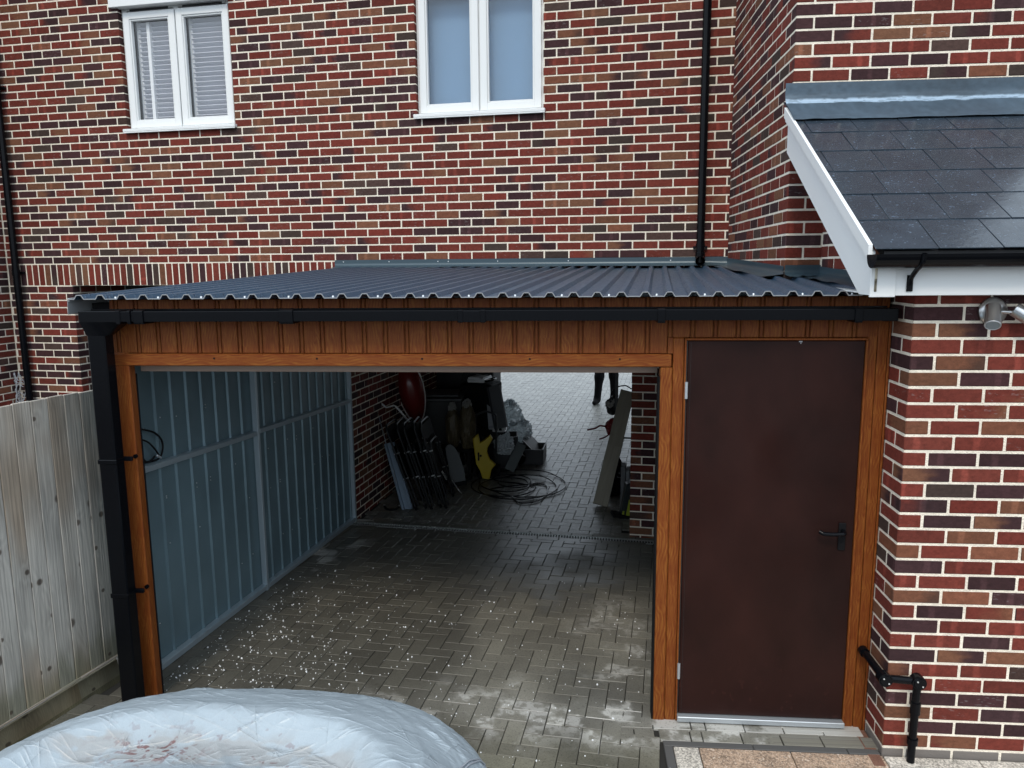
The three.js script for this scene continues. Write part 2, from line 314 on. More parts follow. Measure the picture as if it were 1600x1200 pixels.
// windows
const oz = -0.055;
function houseWindow([u0, u1, y0, y1], blind) {
  const fr = [span(u0, u0 + 0.05, y0 + 0.03, y1, oz - 0.07, oz), span(u1 - 0.05, u1, y0 + 0.03, y1, oz - 0.07, oz), span(u0 + 0.05, u1 - 0.05, y1 - 0.055, y1, oz - 0.07, oz), span(u0 + 0.05, u1 - 0.05, y0 + 0.03, y0 + 0.07, oz - 0.07, oz)];
  const um = (u0 + u1) / 2; fr.push(span(um - 0.025, um + 0.025, y0 + 0.07, y1 - 0.055, oz - 0.07, oz - 0.001));
  const w = mesh('window', fr, M.upvc, house, blind ? 'white two-casement window with slatted shutters behind the glass' : 'white two-casement window with plain blue-grey panes');
  mesh('sill', [span(u0 - 0.02, u1 + 0.02, y0, y0 + 0.028, -0.12, 0.045, 0.004), span(u0 - 0.02, u1 + 0.02, y0 - 0.012, y0 - 0.001, 0.034, 0.045, 0.002)], M.upvc, w);
  if (blind) mesh('head_trim', [span(u0 - 0.07, u1 + 0.05, y1 - 0.045, y1 + 0.045, -0.04, 0.04, 0.004)], M.upvc, w);
  for (const s of [0, 1]) {
    const a = s ? um + 0.006 : u0 + 0.022, b = s ? u1 - 0.022 : um - 0.006, c = y0 + 0.045, d = y1 - 0.075, f = 0.066, z0 = oz + 0.002, z1 = oz + 0.022;
    const sg = [span(a, a + f, c, d, z0, z1, 0.006), span(b - f, b, c, d, z0, z1, 0.006), span(a + f - 0.004, b - f + 0.004, d - f, d, z0, z1 - 0.0015, 0.006), span(a + f - 0.004, b - f + 0.004, c, c + f, z0, z1 - 0.0015, 0.006),
      span(a + f, a + f + 0.014, c + f, d - f, oz - 0.03, oz + 0.012, 0.004), span(b - f - 0.014, b - f, c + f, d - f, oz - 0.03, oz + 0.012, 0.004), span(a + f + 0.014, b - f - 0.014, c + f, c + f + 0.014, oz - 0.03, oz + 0.011, 0.004), span(a + f + 0.014, b - f - 0.014, d - f - 0.014, d - f, oz - 0.03, oz + 0.011, 0.004)];
    mesh('sash', sg, M.upvc, w);
    mesh('pane', span(a + f + 0.01, b - f - 0.01, c + f + 0.01, d - f - 0.01, oz - 0.022, oz - 0.016, 0.0005), M.glass, w);
    const va = a + 0.07, vb = b - 0.07;
    mesh('trickle_vent', [span(va, vb, d + 0.012, d + 0.03, oz - 0.001, oz + 0.004)], M.seal, w);
    mesh('vent_hood', [span(va - 0.02, vb + 0.02, d + 0.03, d + 0.05, oz - 0.001, oz + 0.03, 0.006)], M.upvc, w);
    if (blind) {
      const ia = a + f + 0.014, ib = b - f - 0.014, ic = c + f + 0.012, id = d - f - 0.012, bz = oz - 0.10;
      for (let k = 0, y = ic + 0.02; y < id; y += 0.0445, k++) { const g = cbox(ib - ia - 0.02, 0.007, 0.058, 0.003); g.rotateX(-0.62 + (h2(k, s, 9) - 0.5) * 0.12); g.rotateZ((h2(k, s, 8) - 0.5) * 0.008); g.translate((ia + ib) / 2, y, bz); mesh('slat', g, M.shutter ??= std({ color: [0.62, 0.64, 0.7], roughness: 0.5 }), w); }
      const st = [span(ia - 0.015, ia + 0.02, ic - 0.02, id + 0.03, bz - 0.02, bz + 0.012), span(ib - 0.02, ib + 0.02, ic - 0.02, id + 0.03, bz - 0.02, bz + 0.012)];
      if (!s) { st.push(span(ia + 0.115, ia + 0.15, ic - 0.02, id, bz - 0.01, bz + 0.045), span(ia + 0.16, ia + 0.185, ic, id, bz - 0.05, bz - 0.02)); }
      mesh('shutter_frame', st, M.shutter2 ??= std({ color: [0.74, 0.76, 0.77], roughness: 0.5 }), w);
      mesh('backing', span(ia - 0.04, ib + 0.04, ic - 0.04, id + 0.04, bz - 0.09, bz - 0.08), M.shutBack ??= std({ color: [0.27, 0.28, 0.36], roughness: 0.9 }), w);
    } else mesh('blind', span(a + f - 0.02, b - f + 0.02, c + f - 0.02, d - f + 0.02, oz - 0.14, oz - 0.136), M.rollerBlind ??= std({ color: [0.15, 0.27, 0.42], roughness: 0.9 }), w);
  }
}
houseWindow(W1, true); houseWindow(W2, false);
// rain pipes on the rear wall
function houseDrain(u, y0, y1, shoe, label) {
  const p = mesh('drainpipe', [cyl(V(u, y0, 0.062), V(u, y1, 0.062), 0.034, 0.034, 24)], M.blackpvc, house, label);
  for (const y of shoe) mesh('bracket', [cyl(V(u, y - 0.03, 0.062), V(u, y + 0.03, 0.062), 0.0395, 0.0395, 24), span(u - 0.06, u + 0.06, y - 0.011, y + 0.011, 0, 0.03)], M.blackpvc, p);
  return p;
}
houseDrain(-7.40, 0, 5.7, [2.43, 4.28], 'black round drainpipe at the far left of the wall');
{ const p = houseDrain(-0.452, 2.47, 5.7, [2.60], 'black round drainpipe in the right corner above the carport roof');
  mesh('shoe', [tube([V(-0.452, 2.56, 0.062), V(-0.452, 2.515, 0.064), V(-0.452, 2.495, 0.085), V(-0.452, 2.482, 0.12)], 0.041, 12, 16)], M.blackpvc, p); }

// ------------------------------------------------------------------ the porch wall with its slate roof
const porch = thing('brick_porch', 'brick porch corner on the right with slate lean-to roof and white bargeboard', 'porch', [0, 0, 0]);
porch.updateMatrixWorld(true);
const RP = Math.tan(Math.PI / 6), roofY = (z) => 2.515 + (0.17 - z) * RP;       // top of the slates
{
  const B = makeWalls(porch, 23);
  B.wall({ dusty: true, pos: V(0, 0, 0), ry: 0, slab: [[0.005, 2.4, -0.1, 2.42]], rows: [{ y: 0.012, n: 32, x0: 0, x1: 2.4, joint: 0.22, par: 1, cornerMin: true }, { y: -0.063, n: 1, x0: 0, x1: 2.4, joint: 0.22, par: 0 }] });
  // left side: rises under the slope of the roof
  const steps = []; for (let k = 0; k < 14; k++) { const z0 = -1.36 + k * 0.097, z1 = z0 + 0.097; steps.push([z0 + 0.0001, Math.min(z1, -0.005), -0.1, Math.min(roofY(z1) - 0.12, 3.2)]); }
  B.wall({ dusty: true, pos: V(0, 0, 0), ry: -Math.PI / 2, slab: steps, rows: [{ y: 0.012, n: 40, x0: -1.36, x1: -0.11, joint: -0.1075, par: 1, q1: [-0.1125, -0.225], clip: (x, y) => y < roofY(x + 0.1) - 0.12 }, { y: -0.063, n: 1, x0: -1.36, x1: -0.225, joint: -0.22 }], hide: (p) => p.z < -0.3 && p.y < 2.3 });
  B.finish(300);
  mesh('inner_wall', [span(0.11, 2.4, -0.1, 2.4, -1.2, -0.11), span(2.41, 2.5, -0.1, 2.9, -1.36, -0.1)], M.darkplaster, porch);
  // slates
  const slateTex = tex(1024, 1024, (u, v, c) => { const n = fbm(u * 5, v * 5, 71, 4, 5), f = vn(u * 240, v * 240, 72, 240), sp = sm(0.72, 0.86, fbm(u * 70, v * 90, 73, 3, 0)) * (0.4 + n), k = 0.7 + n * 0.5 + (f - 0.5) * 0.25 + sp * 2.6; set3(c, 0.029 * k, 0.041 * k, 0.056 * k); });
  const slateRough = tex(512, 512, (u, v, c) => { const n = fbm(u * 9, v * 9, 75, 4, 9); const k = 0.1 + 0.2 * n; set3(c, k, k, k); }, false);
  const slateBump = tex(512, 512, (u, v, c) => { const n = fbm(u * 40, v * 40, 76, 4, 40); set3(c, n, n, n); }, false);
  for (const t of [slateTex, slateRough, slateBump]) t.repeat.set(1.3, 1.3);
  const ms = phy({ specularIntensity: 0.7, map: slateTex, roughness: 1, roughnessMap: slateRough, bumpMap: slateBump, bumpScale: 0.0004 });
  const under = mesh('slate_roof', [prof([[0.14, roofY(0.14) - 0.03], [-1.36, roofY(-1.36) - 0.03], [-1.36, roofY(-1.36) - 0.07], [0.14, roofY(0.14) - 0.07]], -0.2, 2.4)], M.seal, porch);
  const R = rng(5), ph = Math.PI / 6, gauge = 0.268, sw = 0.2615;
  const off = [0.136, 0.0335, 0.105, 0.02, 0.17, 0.11];          // x of one joint in each row, from the eaves up
  for (let r = 0; r < 7; r++) {
    const o = r < 6 ? [0.013, -0.107, 0.103 - 0.131, 0.045, -0.04, 0.06][r] : 0.1;
    for (let x = o - sw * 3; x < 2.4; x += sw) {
      const a = Math.max(x + 0.002, -0.25), b = Math.min(x + sw - 0.002, 2.4); if (b - a < 0.02) continue;
      const len = r === 6 ? 0.25 : gauge + 0.1, g = cbox(b - a, 0.006, len, 0.0012); shiftUV(g, R() * 7, R() * 7);
      const k = mesh('slate', g, ms, under);
      const s0 = r * gauge + len / 2;                          // distance of its middle up the slope from the eaves
      k.position.set((a + b) / 2, 2.515 + s0 * Math.sin(ph) - 0.006 + (R() - 0.5) * 0.002, 0.17 - s0 * Math.cos(ph));
      k.rotation.set(ph - 0.016 + (R() - 0.5) * 0.004, (R() - 0.5) * 0.002, 0);
    }
  }
  // lead flashing
  const leadTex = tex(1024, 256, (u, v, c) => { const e = v + (fbm(u * 22, v * 3, 81, 4) - 0.5) * 0.1, n = fbm(u * 60, v * 14, 82, 4), n2 = fbm(u * 7, v * 2, 83, 3), band = sm(0.40, 0.44, e) * sm(0.68, 0.60, e) * (0.55 + 0.45 * sm(0.28, 0.5, n)), k = 0.75 + n * 0.5; set3(c, lerp(0.055 * k * (0.7 + n2 * 0.6), 0.38, band * 0.8), lerp(0.085 * k * (0.7 + n2 * 0.6), 0.50, band * 0.8), lerp(0.115 * k * (0.7 + n2 * 0.6), 0.62, band * 0.8)); });
  const Lp = [[-1.352, 3.53], [-1.352, 3.465], [-1.345, 3.425], [-1.325, 3.405], [-1.2, 3.405 - 0.125 * RP - 0.012], [-1.135, roofY(-1.135) + 0.012]];
  const lead = sheet(120, Lp.length * 4 - 4, (u, v) => { const t = v * (Lp.length - 1), i = Math.min(Lp.length - 2, Math.floor(t)), f = t - i, x = -0.262 + u * 1.72; const wv = (fbm(x * 7, v * 5, 88, 3) - 0.5) * 0.008 * (v > 0.1 ? 1 : 0); return [x, lerp(Lp[i][1], Lp[i + 1][1], f) + wv, lerp(Lp[i][0], Lp[i + 1][0], f) + wv, u, 1 - v]; });
  const leadM = std({ map: leadTex, roughness: 0.45, metalness: 0.15, side: THREE.DoubleSide });
  mesh('lead_flashing', lead, leadM, porch);
  // bargeboard, verge strip, soffit, fascia
  const bb = (dx0, dx1, top, bot, z0, z1, endY) => prof([[z1, roofY(z1) + top], [z0, roofY(z0) + top], [z0, roofY(z0) + bot], [z1, Math.max(roofY(z1) + bot, 2.315)]], dx0, dx1);
  mesh('bargeboard', [prof([[0.135, roofY(0.135) - 0.035], [-1.3, roofY(-1.3) - 0.02], [-1.3, roofY(-1.3) - 0.245], [0.02, 2.315], [0.135, 2.315]], -0.252, -0.234)], M.upvc, porch);
  mesh('verge_strip', [prof([[0.15, roofY(0.15) + 0.004], [-1.33, roofY(-1.33) + 0.004], [-1.33, roofY(-1.33) - 0.055], [0.15, roofY(0.15) - 0.055]], -0.270, -0.2525), prof([[0.15, roofY(0.15) - 0.064], [-1.33, roofY(-1.33) - 0.064], [-1.33, roofY(-1.33) - 0.076], [0.15, roofY(0.15) - 0.076]], -0.262, -0.2525)], M.upvc, porch);
  mesh('soffit', [span(-0.234, 0.0, 2.318, 2.326, -1.3, 0.12), span(0, 2.4, 2.318, 2.326, -0.004, 0.12)], M.upvc, porch);
  const fs = mesh('fascia', [span(-0.145, 2.4, 2.312, 2.47, 0.124, 0.142, 0.002)], M.upvc, porch);
  mesh('corner_cap', [span(-0.252, -0.146, 2.306, 2.475, 0.136, 0.15, 0.002)], M.upvc, fs);
  // stained timber end seen between the boards
  mesh('end_grain', [span(-0.236, -0.226, 2.33, 2.44, 0.150, 0.1535, 0.0008)], std({ map: tex(64, 256, (u, v, c) => { const n = fbm(u * 4, v * 14, 91, 3), k = sm(0.45, 0.6, n); set3(c, lerp(0.5, 0.06, k), lerp(0.46, 0.05, k), lerp(0.36, 0.03, k)); }), roughness: 0.9 }), fs);
  // black half-round gutter
  const gp = []; for (let i = 0; i <= 14; i++) { const t = Math.PI * (i / 14); gp.push([0.208 - Math.cos(t) * 0.056, 2.488 - Math.sin(t) * 0.058]); }
  const gi = gp.map(([z, y]) => [0.208 + (z - 0.208) * 0.93, 2.488 + (y - 2.488) * 0.93]).reverse();
  const gut = mesh('gutter', [prof([...gp, ...gi], -0.268, 2.4), prof([[0.152, 2.488], [0.152, 2.43], [0.208, 2.43], [0.264, 2.488]].length ? [...gp] : [], -0.275, -0.268)], M.blackpvc, porch);
  mesh('bracket', [tube([V(-0.087, 2.49, 0.268), V(-0.087, 2.45, 0.255), V(-0.087, 2.425, 0.208), V(-0.087, 2.39, 0.16), V(-0.087, 2.36, 0.146)], 0.011, 14, 6), span(-0.1, -0.074, 2.33, 2.40, 0.143, 0.15)], M.blackpvc, gut);
  mesh('bracket', [tube([V(0.72, 2.49, 0.268), V(0.72, 2.45, 0.255), V(0.72, 2.425, 0.208), V(0.72, 2.39, 0.16), V(0.72, 2.36, 0.146)], 0.011, 14, 6)], M.blackpvc, gut);
}
// twin spot light on the porch wall
{
  const t = thing('wall_light', 'brushed steel twin spotlight on the brick wall under the white fascia', 'light', [0.337, 2.235, 0.003]);
  const plate = new THREE.LatheGeometry([[0.0, 0.026], [0.025, 0.025], [0.05, 0.018], [0.061, 0.008], [0.063, 0.0], [0.0, 0.0]].map(([a, b]) => new THREE.Vector2(a, b)), 40); plate.rotateX(Math.PI / 2);
  mesh('base_plate', plate, M.steel, t);
  const spot = (dir, px) => {
    const d = V(...dir).normalize(), p0 = V(...px), q = p0.clone().addScaledVector(d, 0.105), head = mesh('spot_head', [cyl(p0, q.clone().addScaledVector(d, -0.004), 0.031, 0.031, 32), cyl(q.clone().addScaledVector(d, -0.03), q, 0.0325, 0.0325, 32), cyl(V(p0.x * 0.3, 0, 0.02), p0.clone().addScaledVector(d, 0.03), 0.009, 0.009, 12)], M.steel, t);
    mesh('lens', cyl(q, q.clone().addScaledVector(d, 0.0015), 0.0265, 0.0265, 28), std({ color: [0.25, 0.3, 0.32], roughness: 0.1 }), head);
    const rim = new THREE.TorusGeometry(0.0295, 0.003, 8, 32); rim.applyQuaternion(new THREE.Quaternion().setFromUnitVectors(V(0, 0, 1), d)); rim.translate(q.x, q.y, q.z); mesh('rim', rim, M.galvBright, head);
  };
  spot([-0.28, -0.72, 0.62], [-0.022, 0.022, 0.045]); spot([0.72, -0.55, 0.35], [0.068, 0.012, 0.045]);
}
// waste pipe that leaves the carport and drops down the porch corner
{
  const t = thing('waste_pipe', 'thin black waste pipe bending round the corner of the brick porch', 'pipe', [0, 0, 0]);
  const r = 0.0185, a = V(-0.045, 0.49, -0.205), b = V(-0.032, 0.475, 0.04), e = V(0.122, 0.468, 0.045), f = V(0.118, 0.03, 0.045);
  mesh('pipe', [cyl(a, b, r), cyl(b, e, r), cyl(e, f, r)], M.blackpvc, t);
  for (const p of [b, e]) { const el = mesh('elbow', [cyl(p.clone().add(V(0, 0, -0.02)), p.clone().add(V(0, 0, 0.024)), 0.033, 0.033, 28), cyl(p.clone().add(V(0, 0, 0.024)), p.clone().add(V(0, 0, 0.03)), 0.027, 0.024, 28)], M.blackpvc, t);
    mesh('screw', [cyl(p.clone().add(V(-0.012, 0.012, 0.03)), p.clone().add(V(-0.012, 0.012, 0.0325)), 0.004, 0.004, 10), cyl(p.clone().add(V(0.013, -0.012, 0.03)), p.clone().add(V(0.013, -0.012, 0.0325)), 0.004, 0.004, 10)], M.screw, el); }
  mesh('collar', [cyl(V(0.1215, 0.36, 0.045), V(0.121, 0.30, 0.045), 0.0235), cyl(V(0.12, 0.17, 0.045), V(0.1195, 0.14, 0.045), 0.025), cyl(a, a.clone().lerp(b, 0.13), 0.025)], M.blackpvc, t);
}
// ------------------------------------------------------------------ carport
const FZ = -0.22;                                                // front plane of its posts
const carport = thing('carport', 'lean-to carport with wood-effect steel front, dark ribbed roof and brown side door', 'carport', [0, 0, 0]);
const slope = 0.039, roofB = (z) => 2.306 + (-0.11 - z) * slope;  // ribbed roof, valley height
{
  // left post, opening frame, lintel, door frame
  const oakG = (g, k) => shiftUV(g, k * 0.37, k * 0.53);
  mesh('post', [oakG(span(-3.957, -3.872, 0.0, 2.02, -0.275, FZ, 0.004), 1)], M.oakTrim, carport);
  mesh('post', [oakG(span(-1.098, -1.040, 0.02, 1.948, -0.30, FZ, 0.004), 3)], M.oakTrim, carport);
  mesh('post', [oakG(span(-1.038, -0.983, 0.02, 2.095, -0.31, FZ - 0.004, 0.004), 4)], M.oakTrim, carport);
  mesh('frame_edge', span(-1.106, -1.0985, 0.02, 1.90, -0.30, -0.225, 0.001), M.blackmatt, carport);
  mesh('frame_edge', span(-3.885, -3.871, 0.0, 1.90, -0.287, -0.2755, 0.001), M.blackmatt, carport);
  const lin = mesh('lintel', [oakG(swapUV(span(-3.955, -1.045, 1.95, 2.014, -0.30, FZ + 0.003, 0.004)), 5)], M.oakTrim, carport);
  mesh('screw', [-3.4, -2.85, -2.3, -1.75, -1.3].map((x) => cyl(V(x, 1.99, FZ + 0.002), V(x, 1.99, FZ + 0.006), 0.005, 0.005, 8)), M.blackmatt, lin);
  mesh('header_strip', span(-3.88, -1.10, 1.904, 1.949, -0.352, -0.335, 0.003), M.strip, carport);
  mesh('door_trim', [oakG(span(-0.9825, -0.974, 0.05, 2.094, -0.30, FZ + 0.010, 0.002), 6), oakG(span(-0.974, -0.112, 2.084, 2.094, -0.30, FZ + 0.010, 0.002), 7), oakG(span(-0.119, -0.1085, 0.05, 2.0835, -0.30, FZ + 0.010, 0.002), 8)], M.oakTrim, carport);
  mesh('post', [oakG(span(-0.108, -0.062, 0.02, 2.2, -0.31, FZ - 0.006, 0.004), 9), oakG(span(-0.0605, -0.013, 0.02, 2.2, -0.31, FZ - 0.003, 0.004), 10), oakG(span(-0.0125, -0.003, 0.02, 2.2, -0.31, FZ + 0.002, 0.002), 11)], M.oakTrim, carport);
  // cladding boards, each a wide pan and a narrow groove strip
  mesh('cladding_board', span(-1.0645, -1.0385, 2.0155, 2.096, -0.28, FZ - 0.006, 0.002), M.oak, carport);
  const R = rng(31), W = 0.1103;
  for (let k = -13; k < 25; k++) {
    const x0 = -2.6073 + k * W; let a = Math.max(x0 + 0.021, -3.957), b = Math.min(x0 + W - 0.004, -0.013);
    const bot = x0 > -1.07 ? 2.0955 : 2.0155; if (x0 + W < -3.957 || x0 > -0.014) continue;
    const gs = []; if (b - a > 0.01) gs.push(oakG(span(a, b, bot, 2.297, -0.28, FZ - 0.006, 0.004), R() * 9));
    const c = Math.max(x0 + 0.001, -3.957), d = Math.min(x0 + 0.0165, -0.013); if (d - c > 0.004) gs.push(oakG(span(c, d, bot, 2.297, -0.28, FZ - 0.009, 0.003), R() * 9));
    const e = Math.max(x0 - 0.004, -3.957), f = Math.min(x0 + W - 0.003, -0.013); if (f - e > 0.01) gs.push(oakG(span(e, f, bot, 2.297, -0.285, FZ - 0.017, 0.0005), R() * 9));
    if (gs.length) mesh('cladding_board', gs, M.oak, carport);
  }
  // ribbed roof sheet: valleys and trapezoid ribs running back to the house wall
  const P = 0.1137, rise = 0.021, dir = 0.105, X0 = -4.085, X1 = -0.03, zF = -0.10;
  const cols = [];
  const c0 = -2.5545; let kk = Math.floor((X0 - c0) / P) - 1;
  for (; c0 + kk * P < X1 + P; kk++) { const c = c0 + kk * P; for (const [dx, h] of [[-0.0345, 0.001], [-0.026, 0], [-0.012, rise], [0.012, rise], [0.026, 0], [0.0345, 0.001]]) { const x = c + dx; if (x > X0 && x < X1) cols.push([x, h]); } }
  cols.unshift([X0, 0]); cols.push([X1, 0]);
  const rearZ = (x) => HZ + x * Math.tan(A) - 0.005;
  const ends = cols.map(([x]) => { let z = zF; for (; z > -3.8; z -= 0.01) { const xx = x + (zF - z) * dir; if (z < rearZ(xx)) break; if (z > -1.355 && xx > 0.02) break; if (z < -1.355 && xx > -0.2) break; } return z; });
  const pos = [], uv = [], idx = [], NV = 12;
  for (const [off, flip] of [[0, 0], [-0.0035, 1]]) {
    const base = pos.length / 3;
    cols.forEach(([x, h], i) => { for (let j = 0; j <= NV; j++) { const z = lerp(zF, ends[i], j / NV), xx = x + (zF - z) * dir; pos.push(xx, roofB(z) + h + off, z); uv.push(xx * 0.9, z * 0.9); } });
    for (let i = 0; i + 1 < cols.length; i++) for (let j = 0; j < NV; j++) { const a = base + i * (NV + 1) + j, b = a + 1, c = a + NV + 1, d = c + 1; if (flip) idx.push(a, b, c, b, d, c); else idx.push(a, c, b, b, c, d); }
  }
  const g = new THREE.BufferGeometry(); g.setAttribute('position', new THREE.Float32BufferAttribute(pos, 3)); g.setAttribute('uv', new THREE.Float32BufferAttribute(uv, 2)); g.setIndex(idx);
  const gf = g.toNonIndexed(); gf.computeVertexNormals();
  const roof = mesh('ribbed_roof', gf, M.sheetRoof, carport);
  const ed = []; for (let i = 0; i + 1 < cols.length; i++) { const [x, h] = cols[i], [x2, hb] = cols[i + 1]; ed.push(bar(V(x, roofB(zF) + h - 0.0015, zF + 0.001), V(x2, roofB(zF) + hb - 0.0015, zF + 0.001), 0.0045, 0.002, 0.0003)); }
  mesh('cut_edge', ed, M.cutEdge, roof);
  const sc = []; for (let k = -12; k < 22; k += 2) { const x = c0 + (k + 0.5) * P; if (x > X0 && x < X1) sc.push(cyl(V(x, roofB(zF - 0.05), zF - 0.04), V(x, roofB(zF - 0.05) + 0.008, zF - 0.04), 0.007, 0.005, 8)); }
  mesh('screw', sc, M.screw, roof);
  // left verge trim with its pale end
  mesh('verge_trim', [bar(V(-4.092, 2.30, -0.10), V(-3.74, 2.425, -3.55), 0.012, 0.02), bar(V(-4.096, 2.265, -0.098), V(-3.745, 2.39, -3.55), 0.003, 0.075)], M.cutEdge, roof);
  // flashings against the house wall and round the block
  const fl = [];
  const apron = (p, q, nrm, h) => { const s = sheet(24, 4, (u, v) => { const b = p.clone().lerp(q, u), t = v; const up = t < 0.55 ? h * (1 - t / 0.55) : -0.008 * (t - 0.55) / 0.45, out = t < 0.55 ? 0.006 : 0.006 + (t - 0.55) / 0.45 * 0.13; const wv = (fbm(u * 9, v * 3, 101, 2) - 0.5) * 0.014 * (t > 0.7 ? 1 : 0.1); return [b.x + nrm.x * out, b.y + 0.028 + up + wv - (t > 0.55 ? 0.0 : 0), b.z + nrm.z * out, u, v]; }); return s; };
  const fm = std({ color: [0.045, 0.075, 0.095], roughness: 0.33, metalness: 0.2, side: THREE.DoubleSide });
  const p0 = hw(-3.85, 0, 0), p1 = hw(-0.205, 0, 0); p0.y = roofB(p0.z) - 0.012; p1.y = roofB(p1.z);
  const nH = V(-SA, 0, CA), q0 = V(-0.218, roofB(-3.19), -3.19), q1 = V(-0.218, roofB(-1.36) + 0.002, -1.36), q2 = V(0, roofB(-1.36) + 0.002, -1.36), q3 = V(0, roofB(-0.35), -0.35);
  mesh('flashing', apron(p0, p1, nH, 0.066), fm, carport); mesh('flashing', apron(q0, q1, V(-1, 0, 0), 0.055), fm, carport);
  mesh('flashing', apron(q1, q2, V(0, 0, 1), 0.06), fm, carport); mesh('flashing', apron(q2, q3, V(-1, 0, 0), 0.05), fm, carport);
  const fs = []; for (const u of [-3.76, -3.3, -2.82, -2.72, -2.25, -1.6, -0.7]) { const p = hw(u, 0, 0.006); p.y = roofB(p.z) + 0.065; fs.push(cyl(p, p.clone().addScaledVector(nH, 0.004), 0.006, 0.005, 8)); }
  mesh('screw', fs, M.screw, carport);
  // purlins under the roof
  for (const z of [-0.5, -1.2, -1.9, -2.6]) mesh('purlin', span(-4.0 + (-z) * 0.1, -0.3, roofB(z) - 0.065, roofB(z) - 0.005, z - 0.025, z + 0.025), M.galv, carport);
  // square gutter, unions, brackets, outlet, downpipe
  const gy0 = 2.191, gy1 = 2.241, gz0 = -0.185, gz1 = -0.085;
  const gu = mesh('gutter', [span(-4.03, -0.045, gy0, gy1, gz1 - 0.004, gz1, 0.001), span(-4.03, -0.045, gy0, gy0 + 0.004, gz0, gz1 - 0.004, 0.001), span(-4.03, -0.045, gy0 + 0.004, gy1 + 0.01, gz0, gz0 + 0.004, 0.001), span(-4.03, -0.045, gy1 - 0.003, gy1 + 0.002, gz1 - 0.012, gz1 - 0.004, 0.001), span(-0.049, -0.045, gy0, gy1, gz0, gz1, 0.001)], M.blackpvc, carport);
  for (const [a, b] of [[-3.74, -3.69], [-2.985, -2.915], [-1.132, -1.096], [-0.225, -0.19], [-3.775, -3.757]]) mesh('bracket', [span(a, b, gy0 - 0.006, gy1 + 0.003, gz1 - 0.003, gz1 + 0.009, 0.002), span(a, b, gy0 - 0.012, gy0 - 0.001, gz0, gz1 + 0.003, 0.001), span(a, b, gy1 + 0.003, gy1 + 0.007, gz1 - 0.03, gz1 + 0.003, 0.001)], M.blackpvc, gu);
  mesh('union', [span(-2.085, -1.955, gy0 - 0.005, gy1 - 0.004, gz1 - 0.001, gz1 + 0.0025, 0.001), span(-2.092, -2.066, gy0 - 0.008, gy1 + 0.004, gz1 - 0.003, gz1 + 0.008, 0.003), span(-1.982, -1.956, gy0 - 0.008, gy1 + 0.004, gz1 - 0.003, gz1 + 0.008, 0.003), span(-2.085, -1.955, gy0 - 0.006, gy0 - 0.001, gz0, gz1, 0.001)], M.blackpvc, gu);
  mesh('end_section', [span(-0.19, -0.03, gy0 - 0.004, gy1 + 0.002, gz1 - 0.002, gz1 + 0.002, 0.001), span(-0.10, -0.03, gy0 - 0.006, gy1 + 0.004, gz0, gz1 + 0.004, 0.004)], M.blackpvc, gu);
  const hop = sheet(4, 1, (u, v) => { const k = [[0, 0], [1, 0], [1, 1], [0, 1], [0, 0]][Math.round(u * 4)], t = 1 - v, x0 = lerp(-4.0, -4.028, t), x1 = lerp(-3.9, -3.82, t); return [lerp(x0, x1, k[0]), lerp(2.12, 2.19, t), lerp(lerp(-0.16, -0.19, t), lerp(-0.085, -0.08, t), 1 - k[1])]; });
  mesh('outlet', [hop, span(-4.034, -3.81, gy0 - 0.004, gy1 + 0.004, gz0 - 0.003, gz1 + 0.004, 0.003), span(-3.835, -3.812, gy0 - 0.012, gy1 + 0.006, gz0 - 0.003, gz1 + 0.007, 0.002)].map((q) => flat(q)), phy({ color: [0.003, 0.0035, 0.005], roughness: 0.25, specularIntensity: 0.3, side: THREE.DoubleSide }), gu);
  const dp = mesh('downpipe', [span(-4.0, -3.905, 0.05, 2.14, -0.163, -0.085, 0.006)], M.blackpvc, carport);
  for (const y of [1.46, 0.72]) mesh('bracket', [span(-4.006, -3.86, y - 0.012, y + 0.012, -0.17, -0.155, 0.003), span(-4.004, -3.901, y - 0.012, y + 0.012, -0.163, -0.081, 0.003), cyl(V(-3.875, y, -0.22), V(-3.875, y, -0.208), 0.011, 0.011, 14)], M.blackpvc, dp);
  mesh('corner_sheet', span(-4.06, -3.958, 0.02, 2.28, -0.30, -0.24, 0.002), M.blackmatt, carport);
  // brown door
  const d = mesh('door', [span(-0.966, -0.1205, 0.088, 2.0815, FZ - 0.045, FZ + 0.001, 0.003)], M.door, carport, 'dark brown steel door with black lever handle');
  { const u = d.geometry.attributes.uv; for (let i = 0; i < u.count; i++) u.setXY(i, (u.getX(i) + 0.5), u.getY(i) / 2.1 + 0.5); }
  mesh('door_edge', [span(-0.9735, -0.9665, 0.088, 2.0815, FZ - 0.05, FZ - 0.002, 0.001), span(-0.952, -0.9505, 0.10, 2.07, FZ + 0.001, FZ + 0.002, 0.0002)], M.doorEdge, d);
  for (const y of [1.835, 0.335]) mesh('hinge', [cyl(V(-0.971, y - 0.042, FZ + 0.012), V(-0.971, y + 0.042, FZ + 0.012), 0.008, 0.008, 12), span(-0.979, -0.963, y - 0.039, y + 0.039, FZ, FZ + 0.006, 0.001)], M.galvBright, d);
  mesh('handle_plate', [span(-0.196, -0.161, 1.02, 1.163, FZ + 0.001, FZ + 0.012, 0.004), cyl(V(-0.1785, 1.055, FZ + 0.011), V(-0.1785, 1.055, FZ + 0.014), 0.009, 0.009, 14)], M.blackmatt, d);
  mesh('door_handle', [tube([V(-0.1785, 1.123, FZ + 0.01), V(-0.1785, 1.123, FZ + 0.05), V(-0.19, 1.122, FZ + 0.058), V(-0.24, 1.119, FZ + 0.058), V(-0.285, 1.121, FZ + 0.056), V(-0.302, 1.13, FZ + 0.045)], 0.0105, 30, 10, false, 0.2)], M.blackpvc, d);
